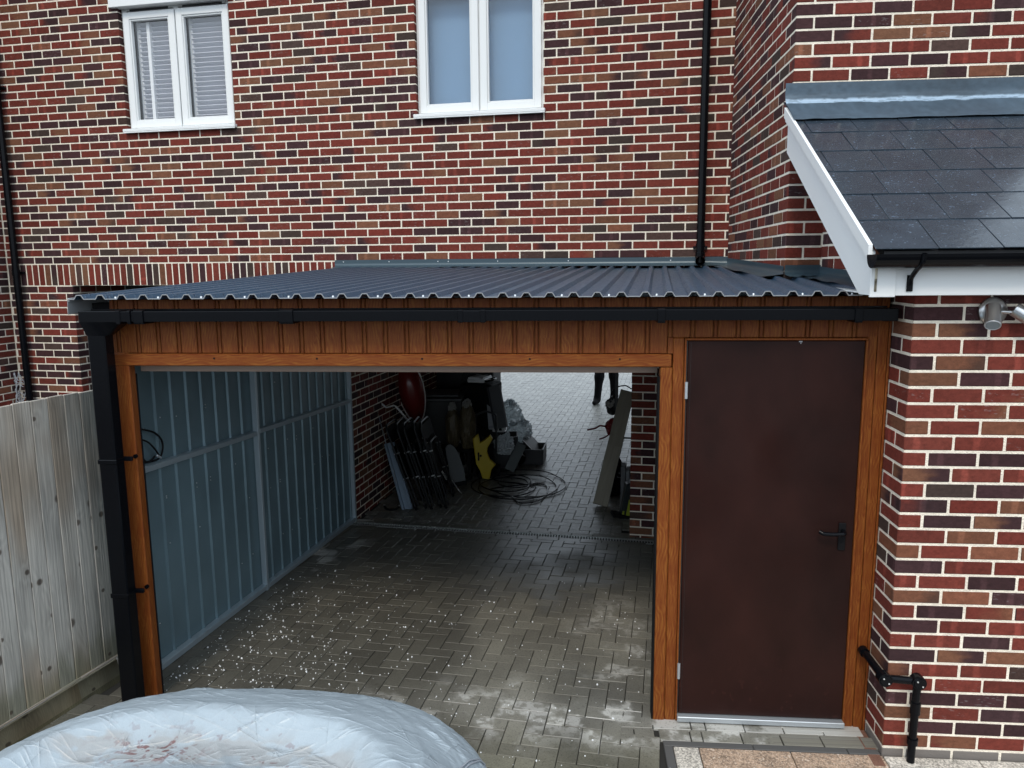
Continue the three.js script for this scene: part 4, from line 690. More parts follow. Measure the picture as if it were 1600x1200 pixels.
// ------------------------------------------------------------------ covered car
{
  const cx = -2.70, cz = 2.60, ax = 1.09, az = 1.985, ex = 3.1;
  const HS = [[0, 1.34], [0.2, 1.32], [0.32, 1.22], [0.44, 1.0], [0.52, 0.93], [0.60, 0.845], [0.655, 0.85], [0.705, 0.905], [0.725, 0.907], [0.80, 0.858], [0.86, 0.79], [0.91, 0.745], [0.95, 0.695], [0.98, 0.63], [0.997, 0.55], [1.01, 0.44], [1.02, 0.3], [1.035, 0.09]];
  const NV = 200, NU = 840;
  const coverTexF = (u, v, c) => {                                   // u: along x, v: along z over 2.1 by 4.3 m
    const x = cx - 1.05 + u * 2.1, z = cz - 2.15 + v * 4.3, n = fbm(u * 10, v * 20, 501, 4), f = vn(u * 500, v * 1000, 502);
    let k = 0.9 + (n - 0.5) * 0.16 + (f - 0.5) * 0.05; set3(c, 0.37 * k, 0.43 * k, 0.47 * k);
    const dx = (x + 2.74), arc = z - (1.335 + dx * dx * 0.22), d1 = Math.exp(-(arc * arc) / 0.003) * sm(0.62, 0.3, Math.abs(dx)), g = fbm(x * 14, z * 22, 503, 4), sp = sm(0.60, 0.70, fbm(x * 45 + z * 20, z * 55, 504, 3));
    const a = Math.min(0.4, d1 * (0.2 + 0.9 * sm(0.35, 0.6, g)));
    for (let m = 0; m < 3; m++) c[m] = lerp(c[m], [0.25, 0.2, 0.155][m], a);
    const rd = Math.exp(-((x + 2.93) ** 2) / 0.02) * Math.exp(-(arc * arc) / 0.0045) * sp + 0.5 * Math.exp(-(arc * arc) / 0.012) * sm(0.5, 0.2, Math.abs(dx)) * sm(0.72, 0.78, fbm(x * 40, z * 40, 506, 3));
    for (let m = 0; m < 3; m++) c[m] = lerp(c[m], [0.13, 0.035, 0.03][m], Math.min(0.8, rd));
  };
  // creases: many straight pinched folds, drawn into a periodic height map, and the larger ones again as real folds
  const LR = rng(909), segs = [];
  for (let k = 0; k < 130; k++) segs.push({ x: LR(), y: LR(), a: (LR() - 0.5) * (LR() < 0.7 ? 1.3 : 3.1), l: 0.05 + 0.24 * LR() ** 2, w: 0.004 + 0.008 * LR(), h: 0.35 + 0.65 * LR(), sg: LR() < 0.5 ? 1 : -1 });
  const creaseT = tex(512, 512, (u, v, c) => {
    let h = 0.35;
    for (const q of segs) { let dx = u - q.x, dy = v - q.y; dx -= Math.round(dx); dy -= Math.round(dy); const ca = Math.cos(q.a), sa = Math.sin(q.a), t = (dx * ca + dy * sa) / q.l; if (t > 1 || t < -1) continue; const d = (dy * ca - dx * sa) / q.w; if (d > 5 || d < -9) continue; const f = 1 - t * t; h += q.h * f * (d > 0 ? Math.exp(-d * 1.6) : Math.exp(d * 0.5)) * 0.32; }
    h += 0.03 * vn(u * 200, v * 200, 515, 200); set3(c, h, h, h);
  }, false);
  const folds = []; for (let k = 0; k < 95; k++) { const t = LR() * Math.PI * 2, s0 = 0.3 + 0.68 * LR(), x = cx + ax * Math.cos(t) * s0, z = cz + az * Math.sin(t) * s0, tang = Math.atan2(az * Math.cos(t), -ax * Math.sin(t)); folds.push({ x, z, a: (s0 > 0.72 ? tang : tang + 0.8) + (LR() - 0.5) * 1.1, l: 0.08 + 0.3 * LR(), w: 0.010 + 0.012 * LR(), h: 0.004 + 0.009 * LR() }); }
  const foldH = (x, z) => { let h = 0; for (const q of folds) { const dx = x - q.x, dz = z - q.z; if (Math.abs(dx) > 0.4 || Math.abs(dz) > 0.4) continue; const ca = Math.cos(q.a), sa = Math.sin(q.a), t = (dx * ca + dz * sa) / q.l; if (t > 1 || t < -1) continue; const d = (dz * ca - dx * sa) / q.w; if (d > 6 || d < -8) continue; h += q.h * (1 - t * t) * (d > 0 ? Math.exp(-d * 1.1) : Math.exp(d * 0.5)); } return h; };
  const mc = std({ map: tex(1024, 2048, coverTexF, true, false), roughness: 0.45, metalness: 0.25, bumpMap: creaseT, bumpScale: 0.010 });
  mc.bumpMap.repeat.set(4, 8);
  const ridge = (x, y, s) => { const n = 1 - Math.abs(2 * fbm(x, y, s, 3) - 1); return n * n * n * n * n; };
  const surf = (u, v) => {
    const t = u * Math.PI * 2, s0 = 1.035 * v;
    let i = 0; while (i < HS.length - 2 && HS[i + 1][0] < s0) i++;
    const f = Math.min(1, Math.max(0, (s0 - HS[i][0]) / (HS[i + 1][0] - HS[i][0])));
    const p0 = HS[Math.max(0, i - 1)][1], p1 = HS[i][1], p2 = HS[i + 1][1], p3 = HS[Math.min(HS.length - 1, i + 2)][1];
    let y = p1 + 0.5 * f * (p2 - p0 + f * (2 * p0 - 5 * p1 + 4 * p2 - p3 + f * (3 * (p1 - p2) + p3 - p0))); y = lerp(y, lerp(p1, p2, f), 0.75);
    const cs = Math.cos(t), sn = Math.sin(t), rr = 1 / Math.pow(Math.pow(Math.abs(cs), ex) + Math.pow(Math.abs(sn), ex), 1 / ex);
    let x = cx + ax * rr * cs * s0, z = cz + az * rr * sn * s0;
    const rim = sm(0.72, 0.9, s0), q = t * 9;
    const q2 = t + 0.25 * fbm(x * 3, z * 3, 530, 2);
    const cr = (a, f, e, sd) => { const ca = Math.cos(a), sa = Math.sin(a); return ridge((x * ca + z * sa) * f, (z * ca - x * sa) * f * e, sd); };
    const wr = 0.4 * (0.0045 * cr(0.35, 3, 2.6, 521) + 0.004 * cr(-0.5, 4, 2.4, 522) + 0.004 * cr(1.2, 4, 2.4, 525) + 0.0028 * cr(0.1, 7, 2.6, 526) + 0.0035 * cr(-1.0, 9, 2.2, 528)) + rim * 0.7 * (0.006 * ridge(q2 * 2.2, s0 * 30 + q2, 523) + 0.004 * ridge(q2 * 5, s0 * 55 - q2 * 2, 529)) + 0.006 * (fbm(x * 3, z * 3, 531, 2) - 0.5) + foldH(x, z);
    y += wr * sm(0.1, 0.4, y); x += cs * wr * 0.4; z += sn * wr * 0.4;
    return [x, y, z, (x - cx + 1.05) / 2.1, (z - cz + 2.15) / 4.3];
  };
  const g = sheet(NU, NV, (u, v) => surf(u, Math.pow(v, 0.8)));
  const car = tag(mesh('car_cover', g, mc), 'silver-grey fabric cover stretched over a low car by the fence', 'car cover');
  mc.side = THREE.DoubleSide;
  const at = (x, z) => { let best = [0, 0], bd = 9; for (let k = 0; k < 3; k++); const dx = (x - cx) / ax, dz = (z - cz) / az; const t = Math.atan2(dz, dx), cs = Math.cos(t), sn = Math.sin(t), rr = 1 / Math.pow(Math.abs(cs) ** ex + Math.abs(sn) ** ex, 1 / ex), s = Math.hypot(dx, dz) / rr; const p = surf(md(t / (2 * Math.PI), 1), Math.min(1, s / 1.035)); return V(p[0], p[1] + 0.004, p[2]); };
  for (const o of [0, 0.022]) mesh('seam', tube([0, 1, 2, 3, 4, 5, 6].map((i) => at(-1.845 - 0.012 * i - o * 0.7, 1.06 + i * 0.055 + o)), 0.003, 40, 6), std({ color: [0.27, 0.29, 0.32], roughness: 0.7 }), car);
}
// ------------------------------------------------------------------ things stored in the passage
const FY = -0.06;
M.blackmetal = std({ color: [0.012, 0.013, 0.014], roughness: 0.35, metalness: 0.4 });
{
  // folded chairs leaning on the left wall, one behind another
  const proto = thing('folding_chair', 'folded black metal chair, nearest the camera of the row leaning on the left passage wall', 'folding chair', [0, 0, 0], 0, 'folded chairs on the passage wall');
  const U = (w, h0, h1, o, r) => tube([V(o, h0, -w), V(o, h1 * 0.5, -w), V(o, h1 - 0.05, -w), V(o, h1, -w + 0.05), V(o, h1, w - 0.05), V(o, h1 - 0.05, w), V(o, h1 * 0.5, w), V(o, h0, w)], r, 60, 8, false, 0.15);
  mesh('back_frame', U(0.21, 0, 0.93, 0, 0.011), M.blackmetal, proto); mesh('leg_frame', U(0.19, 0.02, 0.70, 0.03, 0.0105), M.blackmetal, proto);
  mesh('seat', cbox(0.018, 0.37, 0.36, 0.006).translate(-0.02, 0.5, 0), M.blackmatt, proto); mesh('backrest', cbox(0.012, 0.16, 0.39, 0.005).translate(0.004, 0.82, 0), M.blackmatt, proto);
  for (const s of [-0.19, 0.19]) mesh('foot', cyl(V(0.0, -0.012, s * 1.1), V(0.0, 0.03, s * 1.1), 0.014, 0.013, 10), M.blackpvc, proto);
  const piv = []; for (const y of [0.34, 0.62]) for (const s of [-0.2, 0.2]) piv.push(cyl(V(-0.02, y, s), V(0.045, y, s), 0.008, 0.008, 8)); mesh('pivot', piv, M.steel, proto);
  const names = ['', 'folded black metal chair, second of the row leaning on the left passage wall', 'folded black metal chair, third of the row leaning on the left passage wall', 'folded black metal chair, fourth of the row leaning on the left passage wall', 'folded black metal chair, fifth and farthest right of the row on the passage wall'];
  proto.userData.label = 'folded black metal chair, first of the row right behind the grey steel channel';
  for (let k = 0; k < 5; k++) { const o = k ? proto.clone() : proto; if (k) { o.name = numbered('folding_chair'); scene.add(o); o.userData = { ...proto.userData, label: names[k] }; } o.position.set(-3.17 + k * 0.075, FY + 0.012, -4.16 - k * 0.02 - (k % 2) * 0.04); o.rotation.set(0, -A + 0.1 + (k % 2) * 0.06, 0.33 - k * 0.012, 'YXZ'); }
  const ch = thing('steel_channel', 'light blue-grey steel channel leaning in front of the folded chairs', 'metal channel', [-3.27, FY, -3.95]);
  ch.rotation.set(-0.25, -0.15, 0.35, 'YXZ'); const cm = std({ color: [0.2, 0.26, 0.33], roughness: 0.4, metalness: 0.3 });
  mesh('web', cbox(0.11, 0.74, 0.006, 0.001).translate(0, 0.37, -0.03), cm, ch); for (const s of [-1, 1]) mesh('flange', cbox(0.028, 0.74, 0.036, 0.008).translate(s * 0.045, 0.37, -0.012), cm, ch);
  mesh('rod', cyl(V(-0.03, 0.3, 0.01), V(-0.05, 1.05, -0.05), 0.006, 0.006, 8), std({ color: [0.3, 0.33, 0.35], roughness: 0.4, metalness: 0.6 }), ch);
  const th = thing('mower_handle', 'bent pale tubular handle standing up above the folded chairs', 'handle', [0, 0, 0]);
  const thm = std({ color: [0.45, 0.45, 0.44], roughness: 0.4, metalness: 0.3 });
  mesh('tube', tube([V(-3.70, 1.06, -4.4), V(-3.57, 0.945, -4.4), V(-3.48, 0.965, -4.42), V(-3.33, 0.77, -4.45), V(-3.12, 0.45, -4.5), V(-2.95, 0.1, -4.55)], 0.011, 60, 8, false, 0.1), thm, th);
  mesh('grip', cyl(V(-3.705, 1.065, -4.4), V(-3.65, 1.016, -4.4), 0.014, 0.014, 10), thm, th);
  // red tub with a pale rim
  const red = thing('red_tub', 'dark red rounded plastic tub with pale rim hanging at the back left of the passage', 'tub', [-3.42, 1.0, -5.0]);
  red.rotation.set(0.1, 0.2, 0.18, 'YXZ');
  const shell = sheet(40, 24, (u, v) => { const t = u * Math.PI * 2, r = Math.sin(v * Math.PI / 2), y = Math.sin(t), x = Math.cos(t); return [x * 0.15 * r * (1 + 0.15 * y), y * 0.36 * r, 0.13 * (1 - r * r * r)]; });
  mesh('shell', shell, std({ color: [0.16, 0.012, 0.01], roughness: 0.25, side: THREE.DoubleSide }), red);
  mesh('rim', tube(Array.from({ length: 24 }, (_, k) => { const t = k / 24 * Math.PI * 2; return V(Math.cos(t) * 0.152 * (1 + 0.15 * Math.sin(t)), Math.sin(t) * 0.362, 0.002); }), 0.008, 80, 8, true), std({ color: [0.55, 0.5, 0.47], roughness: 0.3 }), red);
  mesh('hook', tube([V(0, 0.36, 0), V(0, 0.46, 0.02), V(-0.03, 0.52, 0.0), V(-0.08, 0.5, 0)], 0.006, 20, 6), M.blackmetal, red);
  // dark cabinets that back the pile
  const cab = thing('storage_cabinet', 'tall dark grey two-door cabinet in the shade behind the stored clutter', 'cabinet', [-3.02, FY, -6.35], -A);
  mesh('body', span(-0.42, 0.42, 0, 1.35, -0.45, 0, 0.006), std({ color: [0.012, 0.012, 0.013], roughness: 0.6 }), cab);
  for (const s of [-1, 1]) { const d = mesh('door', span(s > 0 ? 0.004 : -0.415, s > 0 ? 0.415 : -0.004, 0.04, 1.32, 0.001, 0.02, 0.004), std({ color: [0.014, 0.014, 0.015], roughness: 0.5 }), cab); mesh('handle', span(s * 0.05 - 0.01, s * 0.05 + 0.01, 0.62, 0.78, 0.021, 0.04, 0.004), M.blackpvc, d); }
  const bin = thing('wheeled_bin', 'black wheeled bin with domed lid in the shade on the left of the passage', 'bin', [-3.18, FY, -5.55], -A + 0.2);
  const bs = sheet(4, 1, (u, v) => { const k = [[-1, 1], [1, 1], [1, -1], [-1, -1], [-1, 1]][Math.round(u * 4)], w = lerp(0.2, 0.27, v); return [k[0] * w, v * 0.92, k[1] * w]; }).toNonIndexed(); bs.computeVertexNormals();
  mesh('body', bs, std({ color: [0.011, 0.012, 0.012], roughness: 0.5, side: THREE.DoubleSide }), bin);
  mesh('lid', [span(-0.29, 0.29, 0.92, 0.96, -0.29, 0.31, 0.012), span(-0.24, 0.24, 0.96, 0.99, -0.24, 0.22, 0.014)], std({ color: [0.013, 0.014, 0.014], roughness: 0.45 }), bin);
  for (const s of [-1, 1]) { const w = mesh('wheel', cyl(V(s * 0.2, 0.09, -0.24), V(s * 0.26, 0.09, -0.24), 0.09, 0.09, 24), M.blackmatt, bin); mesh('hub', cyl(V(s * 0.262, 0.09, -0.24), V(s * 0.268, 0.09, -0.24), 0.03, 0.03, 14), M.blackpvc, w); }
  // sacks of dry plant waste
  const crumple = (sx, sy, sz, seed, amp = 0.2) => { const g = new THREE.IcosahedronGeometry(1, 14), p = g.attributes.position; for (let i = 0; i < p.count; i++) { const x = p.getX(i), y = p.getY(i), z = p.getZ(i), n = fbm(x * 2.2 + z * 1.3 + seed, y * 2.2 - z * 1.7, seed, 3) - 0.5, r1 = 1 - Math.abs(2 * fbm(x * 4 + z * 2.5, y * 4 + z * 2, seed + 3, 2) - 1), k = 1 + amp * (n * 1.6 + (r1 * r1 - 0.4) * 0.6); p.setXYZ(i, x * k * sx, Math.max(-0.92, y * k) * sy, z * k * sz); } g.computeVertexNormals(); return g; };
  const strawT = tex(256, 256, (u, v, c) => { const n = fbm(u * 30, v * 9, 601, 4), m = vn(u * 90, v * 40, 602), t = sm(0.3, 0.8, v), k = 0.4 + n * 0.8; set3(c, lerp(0.075, 0.12, m) * k, lerp(0.06, 0.09, m) * k, lerp(0.035, 0.04, m) * k); });
  const sack = (x, y, z, sx, sy, sz, seed, label) => { const t = thing('plant_sack', label, 'sack', [x, FY, z], 0.1 * seed); mesh('bag', crumple(sx, sy, sz, seed, 0.16).translate(0, y, 0), std({ map: strawT, roughness: 0.5 }), t); mesh('tied_neck', crumple(sx * 0.55, sy * 0.22, sz * 0.5, seed + 9, 0.4).translate(0, y + sy * 1.0, 0), std({ color: [0.22, 0.22, 0.2], roughness: 0.4 }), t); };
  sack(-2.97, 0.62, -5.15, 0.085, 0.25, 0.1, 3, 'left one of two upright sacks of brown plant waste'); sack(-2.80, 0.62, -5.2, 0.1, 0.28, 0.11, 4, 'right one of two upright sacks of brown plant waste');
  const tbl = thing('low_table', 'low dark table under the two plant sacks', 'table', [-2.92, FY, -5.3], -A);
  mesh('top', span(-0.2, 0.2, 0.34, 0.37, -0.15, 0.2, 0.004), M.blackmatt, tbl); for (const a of [-1, 1]) for (const b of [-1, 1]) mesh('leg', span(a * 0.17 - 0.02, a * 0.17 + 0.02, 0, 0.339, 0.02 + b * 0.15 - 0.02, 0.02 + b * 0.15 + 0.02), M.blackmatt, tbl);
  // white tray with a black handle on top of a dark barbecue
  const bbq = thing('trolley', 'dark steel trolley at the back of the pile carrying the white tray', 'trolley', [-2.72, FY, -5.9], -A - 0.15);
  mesh('body', span(-0.22, 0.22, 0.5, 1.06, -0.18, 0.18, 0.02), M.blackmatt, bbq); for (const a of [-1, 1]) for (const b of [-1, 1]) mesh('leg', cyl(V(a * 0.19, 0, b * 0.15), V(a * 0.19, 0.5, b * 0.15), 0.014), M.blackmetal, bbq);
  mesh('shelf', span(-0.22, 0.22, 0.2, 0.22, -0.17, 0.17, 0.004), M.blackmetal, bbq);
  const tr = thing('white_tray', 'shiny white tray with black side handle on top of the dark trolley', 'tray', [-2.71, FY + 1.08, -5.85], -A - 0.15);
  mesh('dish', [span(-0.125, 0.1, 0.0, 0.05, -0.13, 0.16, 0.02), span(-0.115, 0.09, 0.05, 0.065, -0.12, 0.15, 0.006)], std({ color: [0.8, 0.82, 0.82], roughness: 0.2 }), tr);
  mesh('handle', tube([V(0.09, 0.02, 0.12), V(0.16, 0.03, 0.12), V(0.185, 0.035, 0.06), V(0.185, 0.035, -0.02), V(0.16, 0.03, -0.09), V(0.09, 0.02, -0.09)], 0.012, 40, 8, false, 0.2), M.blackpvc, tr);
  // boards, boxes
  const gp = thing('grey_plank', 'thick grey panel standing tilted against the clutter', 'panel', [-2.42, FY + 0.54, -5.55]); gp.rotation.set(-0.1, -0.35, 0.235, 'YXZ');
  mesh('panel', span(-0.075, 0.075, 0, 0.53, -0.02, 0.02, 0.004), std({ color: [0.105, 0.11, 0.115], roughness: 0.6 }), gp); mesh('edge', span(-0.105, -0.0755, 0, 0.53, -0.02, 0.019, 0.003), std({ color: [0.035, 0.036, 0.04], roughness: 0.6 }), gp);
  const gq = thing('pale_board', 'narrow pale panel between the dark trolley and the tilted grey panel', 'panel', [-2.56, FY + 0.5, -5.65]); gq.rotation.set(-0.1, -0.2, 0.1, 'YXZ'); mesh('board', span(-0.04, 0.04, 0, 0.36, -0.008, 0.008, 0.003), std({ color: [0.33, 0.34, 0.36], roughness: 0.4 }), gq); mesh('batten', span(-0.04, 0.04, 0.02, 0.05, 0.0085, 0.018, 0.002), std({ color: [0.25, 0.26, 0.28], roughness: 0.5 }), gq);
  const crate = (n, label, x, y, z, w, h, d, ry, col) => { const t = thing(n, label, 'crate', [x, y, z], ry), m = std({ color: col, roughness: 0.55 }); mesh('base', span(-w / 2, w / 2, 0, 0.012, -d / 2, d / 2), m, t); for (const s of [-1, 1]) { mesh('side_wall', span(-w / 2, w / 2, 0.0125, h, s * d / 2 - 0.008, s * d / 2 + 0.008), m, t); mesh('end_wall', span(s * w / 2 - 0.008, s * w / 2 + 0.008, 0.0125, h, -d / 2 + 0.0085, d / 2 - 0.0085), m, t); } return t; };
  crate('dark_crate', 'dark grey open box on the paving at the right end of the clutter', -2.14, FY, -6.05, 0.44, 0.20, 0.4, -A + 0.05, [0.03, 0.03, 0.032]);
  crate('dark_crate', 'black open box under the clear bags in the middle of the clutter', -2.42, FY, -5.75, 0.34, 0.42, 0.3, -A + 0.2, [0.015, 0.015, 0.017]);
  { const lidT = thing('crate_lid', 'black lid sloping from the clear bags down to the dark grey box', 'lid', [-2.07, FY + 0.2, -6.1]); lidT.rotation.set(0.2, -0.1, -0.85, 'YXZ'); mesh('panel', span(-0.17, 0.17, 0, 0.01, -0.16, 0.18, 0.003), std({ color: [0.012, 0.012, 0.013], roughness: 0.5 }), lidT); mesh('lip', span(-0.17, 0.17, 0.0105, 0.02, 0.16, 0.18, 0.003), std({ color: [0.3, 0.31, 0.32], roughness: 0.4 }), lidT); }
  const pk = thing('grey_board', 'short grey-green board leaning beside the dark grey box', 'board', [-2.33, FY + 0.03, -5.45]); pk.rotation.set(-0.3, 0.1, -0.46, 'YXZ'); mesh('face', span(-0.062, 0.062, 0, 0.36, -0.012, 0.012, 0.003), std({ color: [0.085, 0.1, 0.1], roughness: 0.6 }), pk); mesh('end_cap', span(-0.063, 0.063, 0.3605, 0.366, -0.0125, 0.0125, 0.001), std({ color: [0.05, 0.055, 0.055], roughness: 0.6 }), pk);
  const wb = thing('white_box', 'small white framed box with dark slots on top of the black open box', 'box', [-2.47, FY + 0.47, -5.7], -0.1); mesh('case', span(-0.075, 0.075, 0, 0.07, -0.07, 0.07, 0.006), std({ color: [0.55, 0.56, 0.55], roughness: 0.5 }), wb); mesh('slot', [span(-0.045, -0.005, 0.02, 0.05, 0.0705, 0.073, 0.001), span(0.008, 0.045, 0.02, 0.05, 0.0705, 0.073, 0.001), span(-0.045, 0.045, 0.0705, 0.073, -0.04, 0.04, 0.001)], M.blackmatt, wb);
  // clear bags
  const bagM = phy({ color: [0.75, 0.8, 0.82], roughness: 0.12, transmission: 0.5, thickness: 0, ior: 1.4 });
  const bag = (x, y, z, sx, sy, sz, seed, label) => { const t = thing('clear_bag', label, 'plastic bag', [x, y, z]); mesh('film', crumple(sx, sy, sz, seed, 0.42), bagM, t); mesh('twist', crumple(sx * 0.25, sy * 0.35, sz * 0.25, seed + 5, 0.5).translate(sx * 0.3, sy * 0.95, 0), bagM, t); return t; };
  bag(-2.47, FY + 0.42, -7.0, 0.17, 0.17, 0.16, 11, 'clear plastic bag farthest back, against the bright forecourt'); bag(-2.25, FY + 0.36, -6.15, 0.16, 0.14, 0.15, 12, 'large crumpled clear bag on the black sloping lid'); bag(-2.38, FY + 0.36, -5.42, 0.12, 0.12, 0.11, 13, 'crumpled clear bag just right of the yellow machine'); bag(-2.52, FY + 0.56, -5.9, 0.1, 0.09, 0.1, 14, 'small clear bag at the foot of the tilted grey panel');
  const bb2 = (x, y, z, sx, sy, sz, seed, label) => { const t = thing('bin_bag', label, 'bin bag', [x, y, z]); mesh('sack', crumple(sx, sy, sz, seed, 0.34), M.binbag ??= phy({ color: [0.006, 0.006, 0.007], roughness: 0.25, specularIntensity: 0.6 }), t); mesh('tied_top', crumple(sx * 0.3, sy * 0.3, sz * 0.3, seed + 3, 0.5).translate(0, sy * 1.02, 0), M.binbag, t); };
  bb2(-2.68, FY + 0.2, -5.45, 0.15, 0.21, 0.14, 61, 'black bin bag directly behind the yellow pressure washer'); bb2(-2.98, FY + 0.19, -4.98, 0.13, 0.2, 0.13, 62, 'black bin bag on the paving below the plant sacks'); bb2(-2.3, FY + 0.16, -5.75, 0.13, 0.16, 0.12, 63, 'small black bin bag beside the leaning grey-green board');
  // yellow pressure washer
  const yw = thing('pressure_washer', 'yellow and black pressure washer standing on the paving beside the coiled hose', 'pressure washer', [-2.6, FY, -5.2], 0.1);
  const ys = new THREE.Shape([[-0.125, 0.5], [-0.075, 0.545], [-0.055, 0.44], [0.0, 0.47], [0.07, 0.53], [0.085, 0.50], [0.03, 0.40], [0.02, 0.34], [0.055, 0.24], [0.115, 0.185], [0.07, 0.13], [0.045, 0.02], [-0.02, 0.03], [-0.045, 0.12], [-0.09, 0.20], [-0.11, 0.36]].map(([a, b]) => new THREE.Vector2(a, b)));
  const yg = new THREE.ExtrudeGeometry(ys, { depth: 0.05, bevelEnabled: true, bevelSize: 0.012, bevelThickness: 0.014, bevelSegments: 3 }); yg.translate(0, 0, 0.03);
  mesh('front_shell', yg, std({ color: [0.45, 0.33, 0.008], roughness: 0.45 }), yw);
  mesh('motor_body', [cyl(V(0.02, 0.05, -0.05), V(0.02, 0.42, -0.05), 0.11, 0.09, 28), span(-0.09, 0.13, 0.0, 0.08, -0.15, 0.02, 0.015)], M.blackpvc, yw);
  for (const s of [-1, 1]) mesh('wheel', cyl(V(0.02 + s * 0.13, 0.07, -0.1), V(0.02 + s * 0.165, 0.07, -0.1), 0.075, 0.075, 24), M.blackmatt, yw);
  mesh('handle', tube([V(-0.1, 0.3, -0.06), V(-0.1, 0.75, -0.09), V(0.02, 0.8, -0.09), V(0.14, 0.75, -0.09), V(0.14, 0.3, -0.06)], 0.012, 50, 8, false, 0.1), M.blackmetal, yw);
  mesh('switch', [cyl(V(-0.045, 0.30, 0.09), V(-0.045, 0.30, 0.1), 0.014, 0.014, 14), span(-0.08, -0.06, 0.24, 0.34, 0.09, 0.098, 0.002)], M.blackmatt, yw);
  // coiled hose
  const hs = thing('hose', 'thin black hose lying in loose coils on the dark paving', 'hose', [0, 0, 0]); const hp = []; const HR = rng(61);
  for (let k = 0; k < 78; k++) { const t = k * 0.36, R0 = 0.2 + 0.16 * Math.sin(k * 0.21) + k * 0.0016; hp.push(V(-2.26 + Math.cos(t) * R0 * 1.25 + k * 0.001, FY + 0.012 + (k % 17) * 0.0012, -4.88 + Math.sin(t) * R0 * 1.35)); }
  hp.unshift(V(-2.5, FY + 0.06, -5.2), V(-2.46, FY + 0.02, -5.05)); hp.push(V(-1.92, FY + 0.012, -4.95), V(-1.83, FY + 0.012, -4.62), V(-1.92, FY + 0.012, -4.3), V(-2.1, FY + 0.012, -4.22), V(-2.2, FY + 0.012, -4.4));
  mesh('coil', tube(hp, 0.0075, 700, 7), M.blackpvc, hs); mesh('coupling', cyl(V(-2.2, FY + 0.013, -4.4), V(-2.215, FY + 0.013, -4.45), 0.012, 0.01, 12), M.steel, hs);
  const lf = thing('pale_offcut', 'small pale offcut lying on the paving among the hose coils', 'offcut', [-1.95, FY + 0.004, -5.0], 0.5); mesh('chip', crumple(0.07, 0.008, 0.035, 31, 0.4), std({ color: [0.22, 0.21, 0.19], roughness: 0.8 }), lf);
  const gpz = thing('grey_shield', 'rounded dark grey panel leaning between the folded chairs and the yellow machine', 'panel', [-2.87, FY, -4.85]); gpz.rotation.set(-0.2, 0.25, 0.12, 'YXZ');
  const sg = new THREE.Shape(); sg.moveTo(-0.07, 0.05); sg.lineTo(-0.08, 0.46); sg.quadraticCurveTo(-0.02, 0.53, 0.03, 0.44); sg.quadraticCurveTo(0.10, 0.28, 0.09, 0.05); sg.closePath(); mesh('panel', new THREE.ExtrudeGeometry(sg, { depth: 0.014, bevelSize: 0.004, bevelThickness: 0.004, bevelSegments: 2 }), std({ color: [0.06, 0.068, 0.07], roughness: 0.5 }), gpz); mesh('foot', span(-0.09, 0.1, 0, 0.05, -0.03, 0.03, 0.006), M.blackmatt, gpz);
  const stk = thing('pale_stick', 'short pale metal stick slanting to the paving near the folded chairs', 'stick', [0, 0, 0]); mesh('rod', cyl(V(-2.905, 0.075, -4.62), V(-2.80, -0.048, -4.56), 0.006, 0.006, 8), thm, stk); mesh('clip', [bar(V(-2.81, -0.045, -4.56), V(-2.78, -0.05, -4.53), 0.008, 0.006), bar(V(-2.81, -0.045, -4.56), V(-2.79, -0.053, -4.57), 0.008, 0.006)], M.steel, stk);
  // right side of the passage
  const lb = thing('leaning_board', 'long beige-grey board leaning against the right-hand brick pier', 'board', [0, 0, 0]);
  const p0 = V(-1.255, FY + 0.01, -4.2), p1 = V(-0.935, 1.05, -4.95);
  { const v = p1.clone().sub(p0), L = v.length(), g = cbox(0.155, L, 0.024, 0.003), mm = mesh('board', g, std({ map: tex(256, 512, (u, w, c) => { const n = fbm(u * 8, w * 3, 701, 4), f = vn(u * 120, w * 8, 702), k = 0.7 + n * 0.4 + f * 0.15; set3(c, 0.36 * k, 0.33 * k, 0.26 * k); }), roughness: 0.7 }), lb);
    mm.quaternion.setFromUnitVectors(V(0, 1, 0), v.clone().normalize()); mm.position.copy(p0.clone().add(p1).multiplyScalar(0.5));
    mesh('edging', cbox(0.004, L, 0.0245, 0.001).translate(0.0795, 0, 0), std({ color: [0.09, 0.085, 0.075], roughness: 0.8 }), mm); }
  const rt = thing('garden_tool', 'red bodied garden tool with thin red arms sticking out beyond the leaning board', 'tool', [-1.09, 0.58, -5.2]);
  mesh('body', crumple(0.07, 0.1, 0.07, 41, 0.25), std({ color: [0.2, 0.012, 0.014], roughness: 0.35 }), rt); mesh('arm', [tube([V(-0.04, 0.0, 0), V(-0.14, 0.02, 0.02), V(-0.2, -0.01, 0.03), V(-0.29, -0.03, 0.03)], 0.011, 24, 7, false, 0.2), tube([V(-0.02, -0.08, 0), V(-0.09, -0.12, 0.02), V(-0.15, -0.14, 0.03)], 0.01, 16, 7)], std({ color: [0.16, 0.014, 0.018], roughness: 0.4 }), rt); mesh('shaft', cyl(V(0.02, -0.05, 0), V(0.1, -0.64, 0.05), 0.014, 0.014, 10), M.blackmetal, rt);
  const bg = thing('carrier_bag', 'dark bag with white print patches above the red garden tool', 'bag', [-1.07, 0.83, -5.22]);
  mesh('bag', crumple(0.09, 0.11, 0.08, 45, 0.35), std({ map: tex(256, 256, (u, v, c) => { const n = sm(0.54, 0.58, fbm(u * 9, v * 7, 711, 3)), k = 0.8; set3(c, lerp(0.02, 0.4, n) * k, lerp(0.02, 0.38, n) * k, lerp(0.021, 0.35, n) * k); }), roughness: 0.4 }), bg); mesh('strap', tube([V(-0.05, 0.08, 0), V(0.0, 0.2, 0), V(0.12, 0.24, 0), V(0.2, 0.2, 0)], 0.008, 20, 6), M.blackmatt, bg);
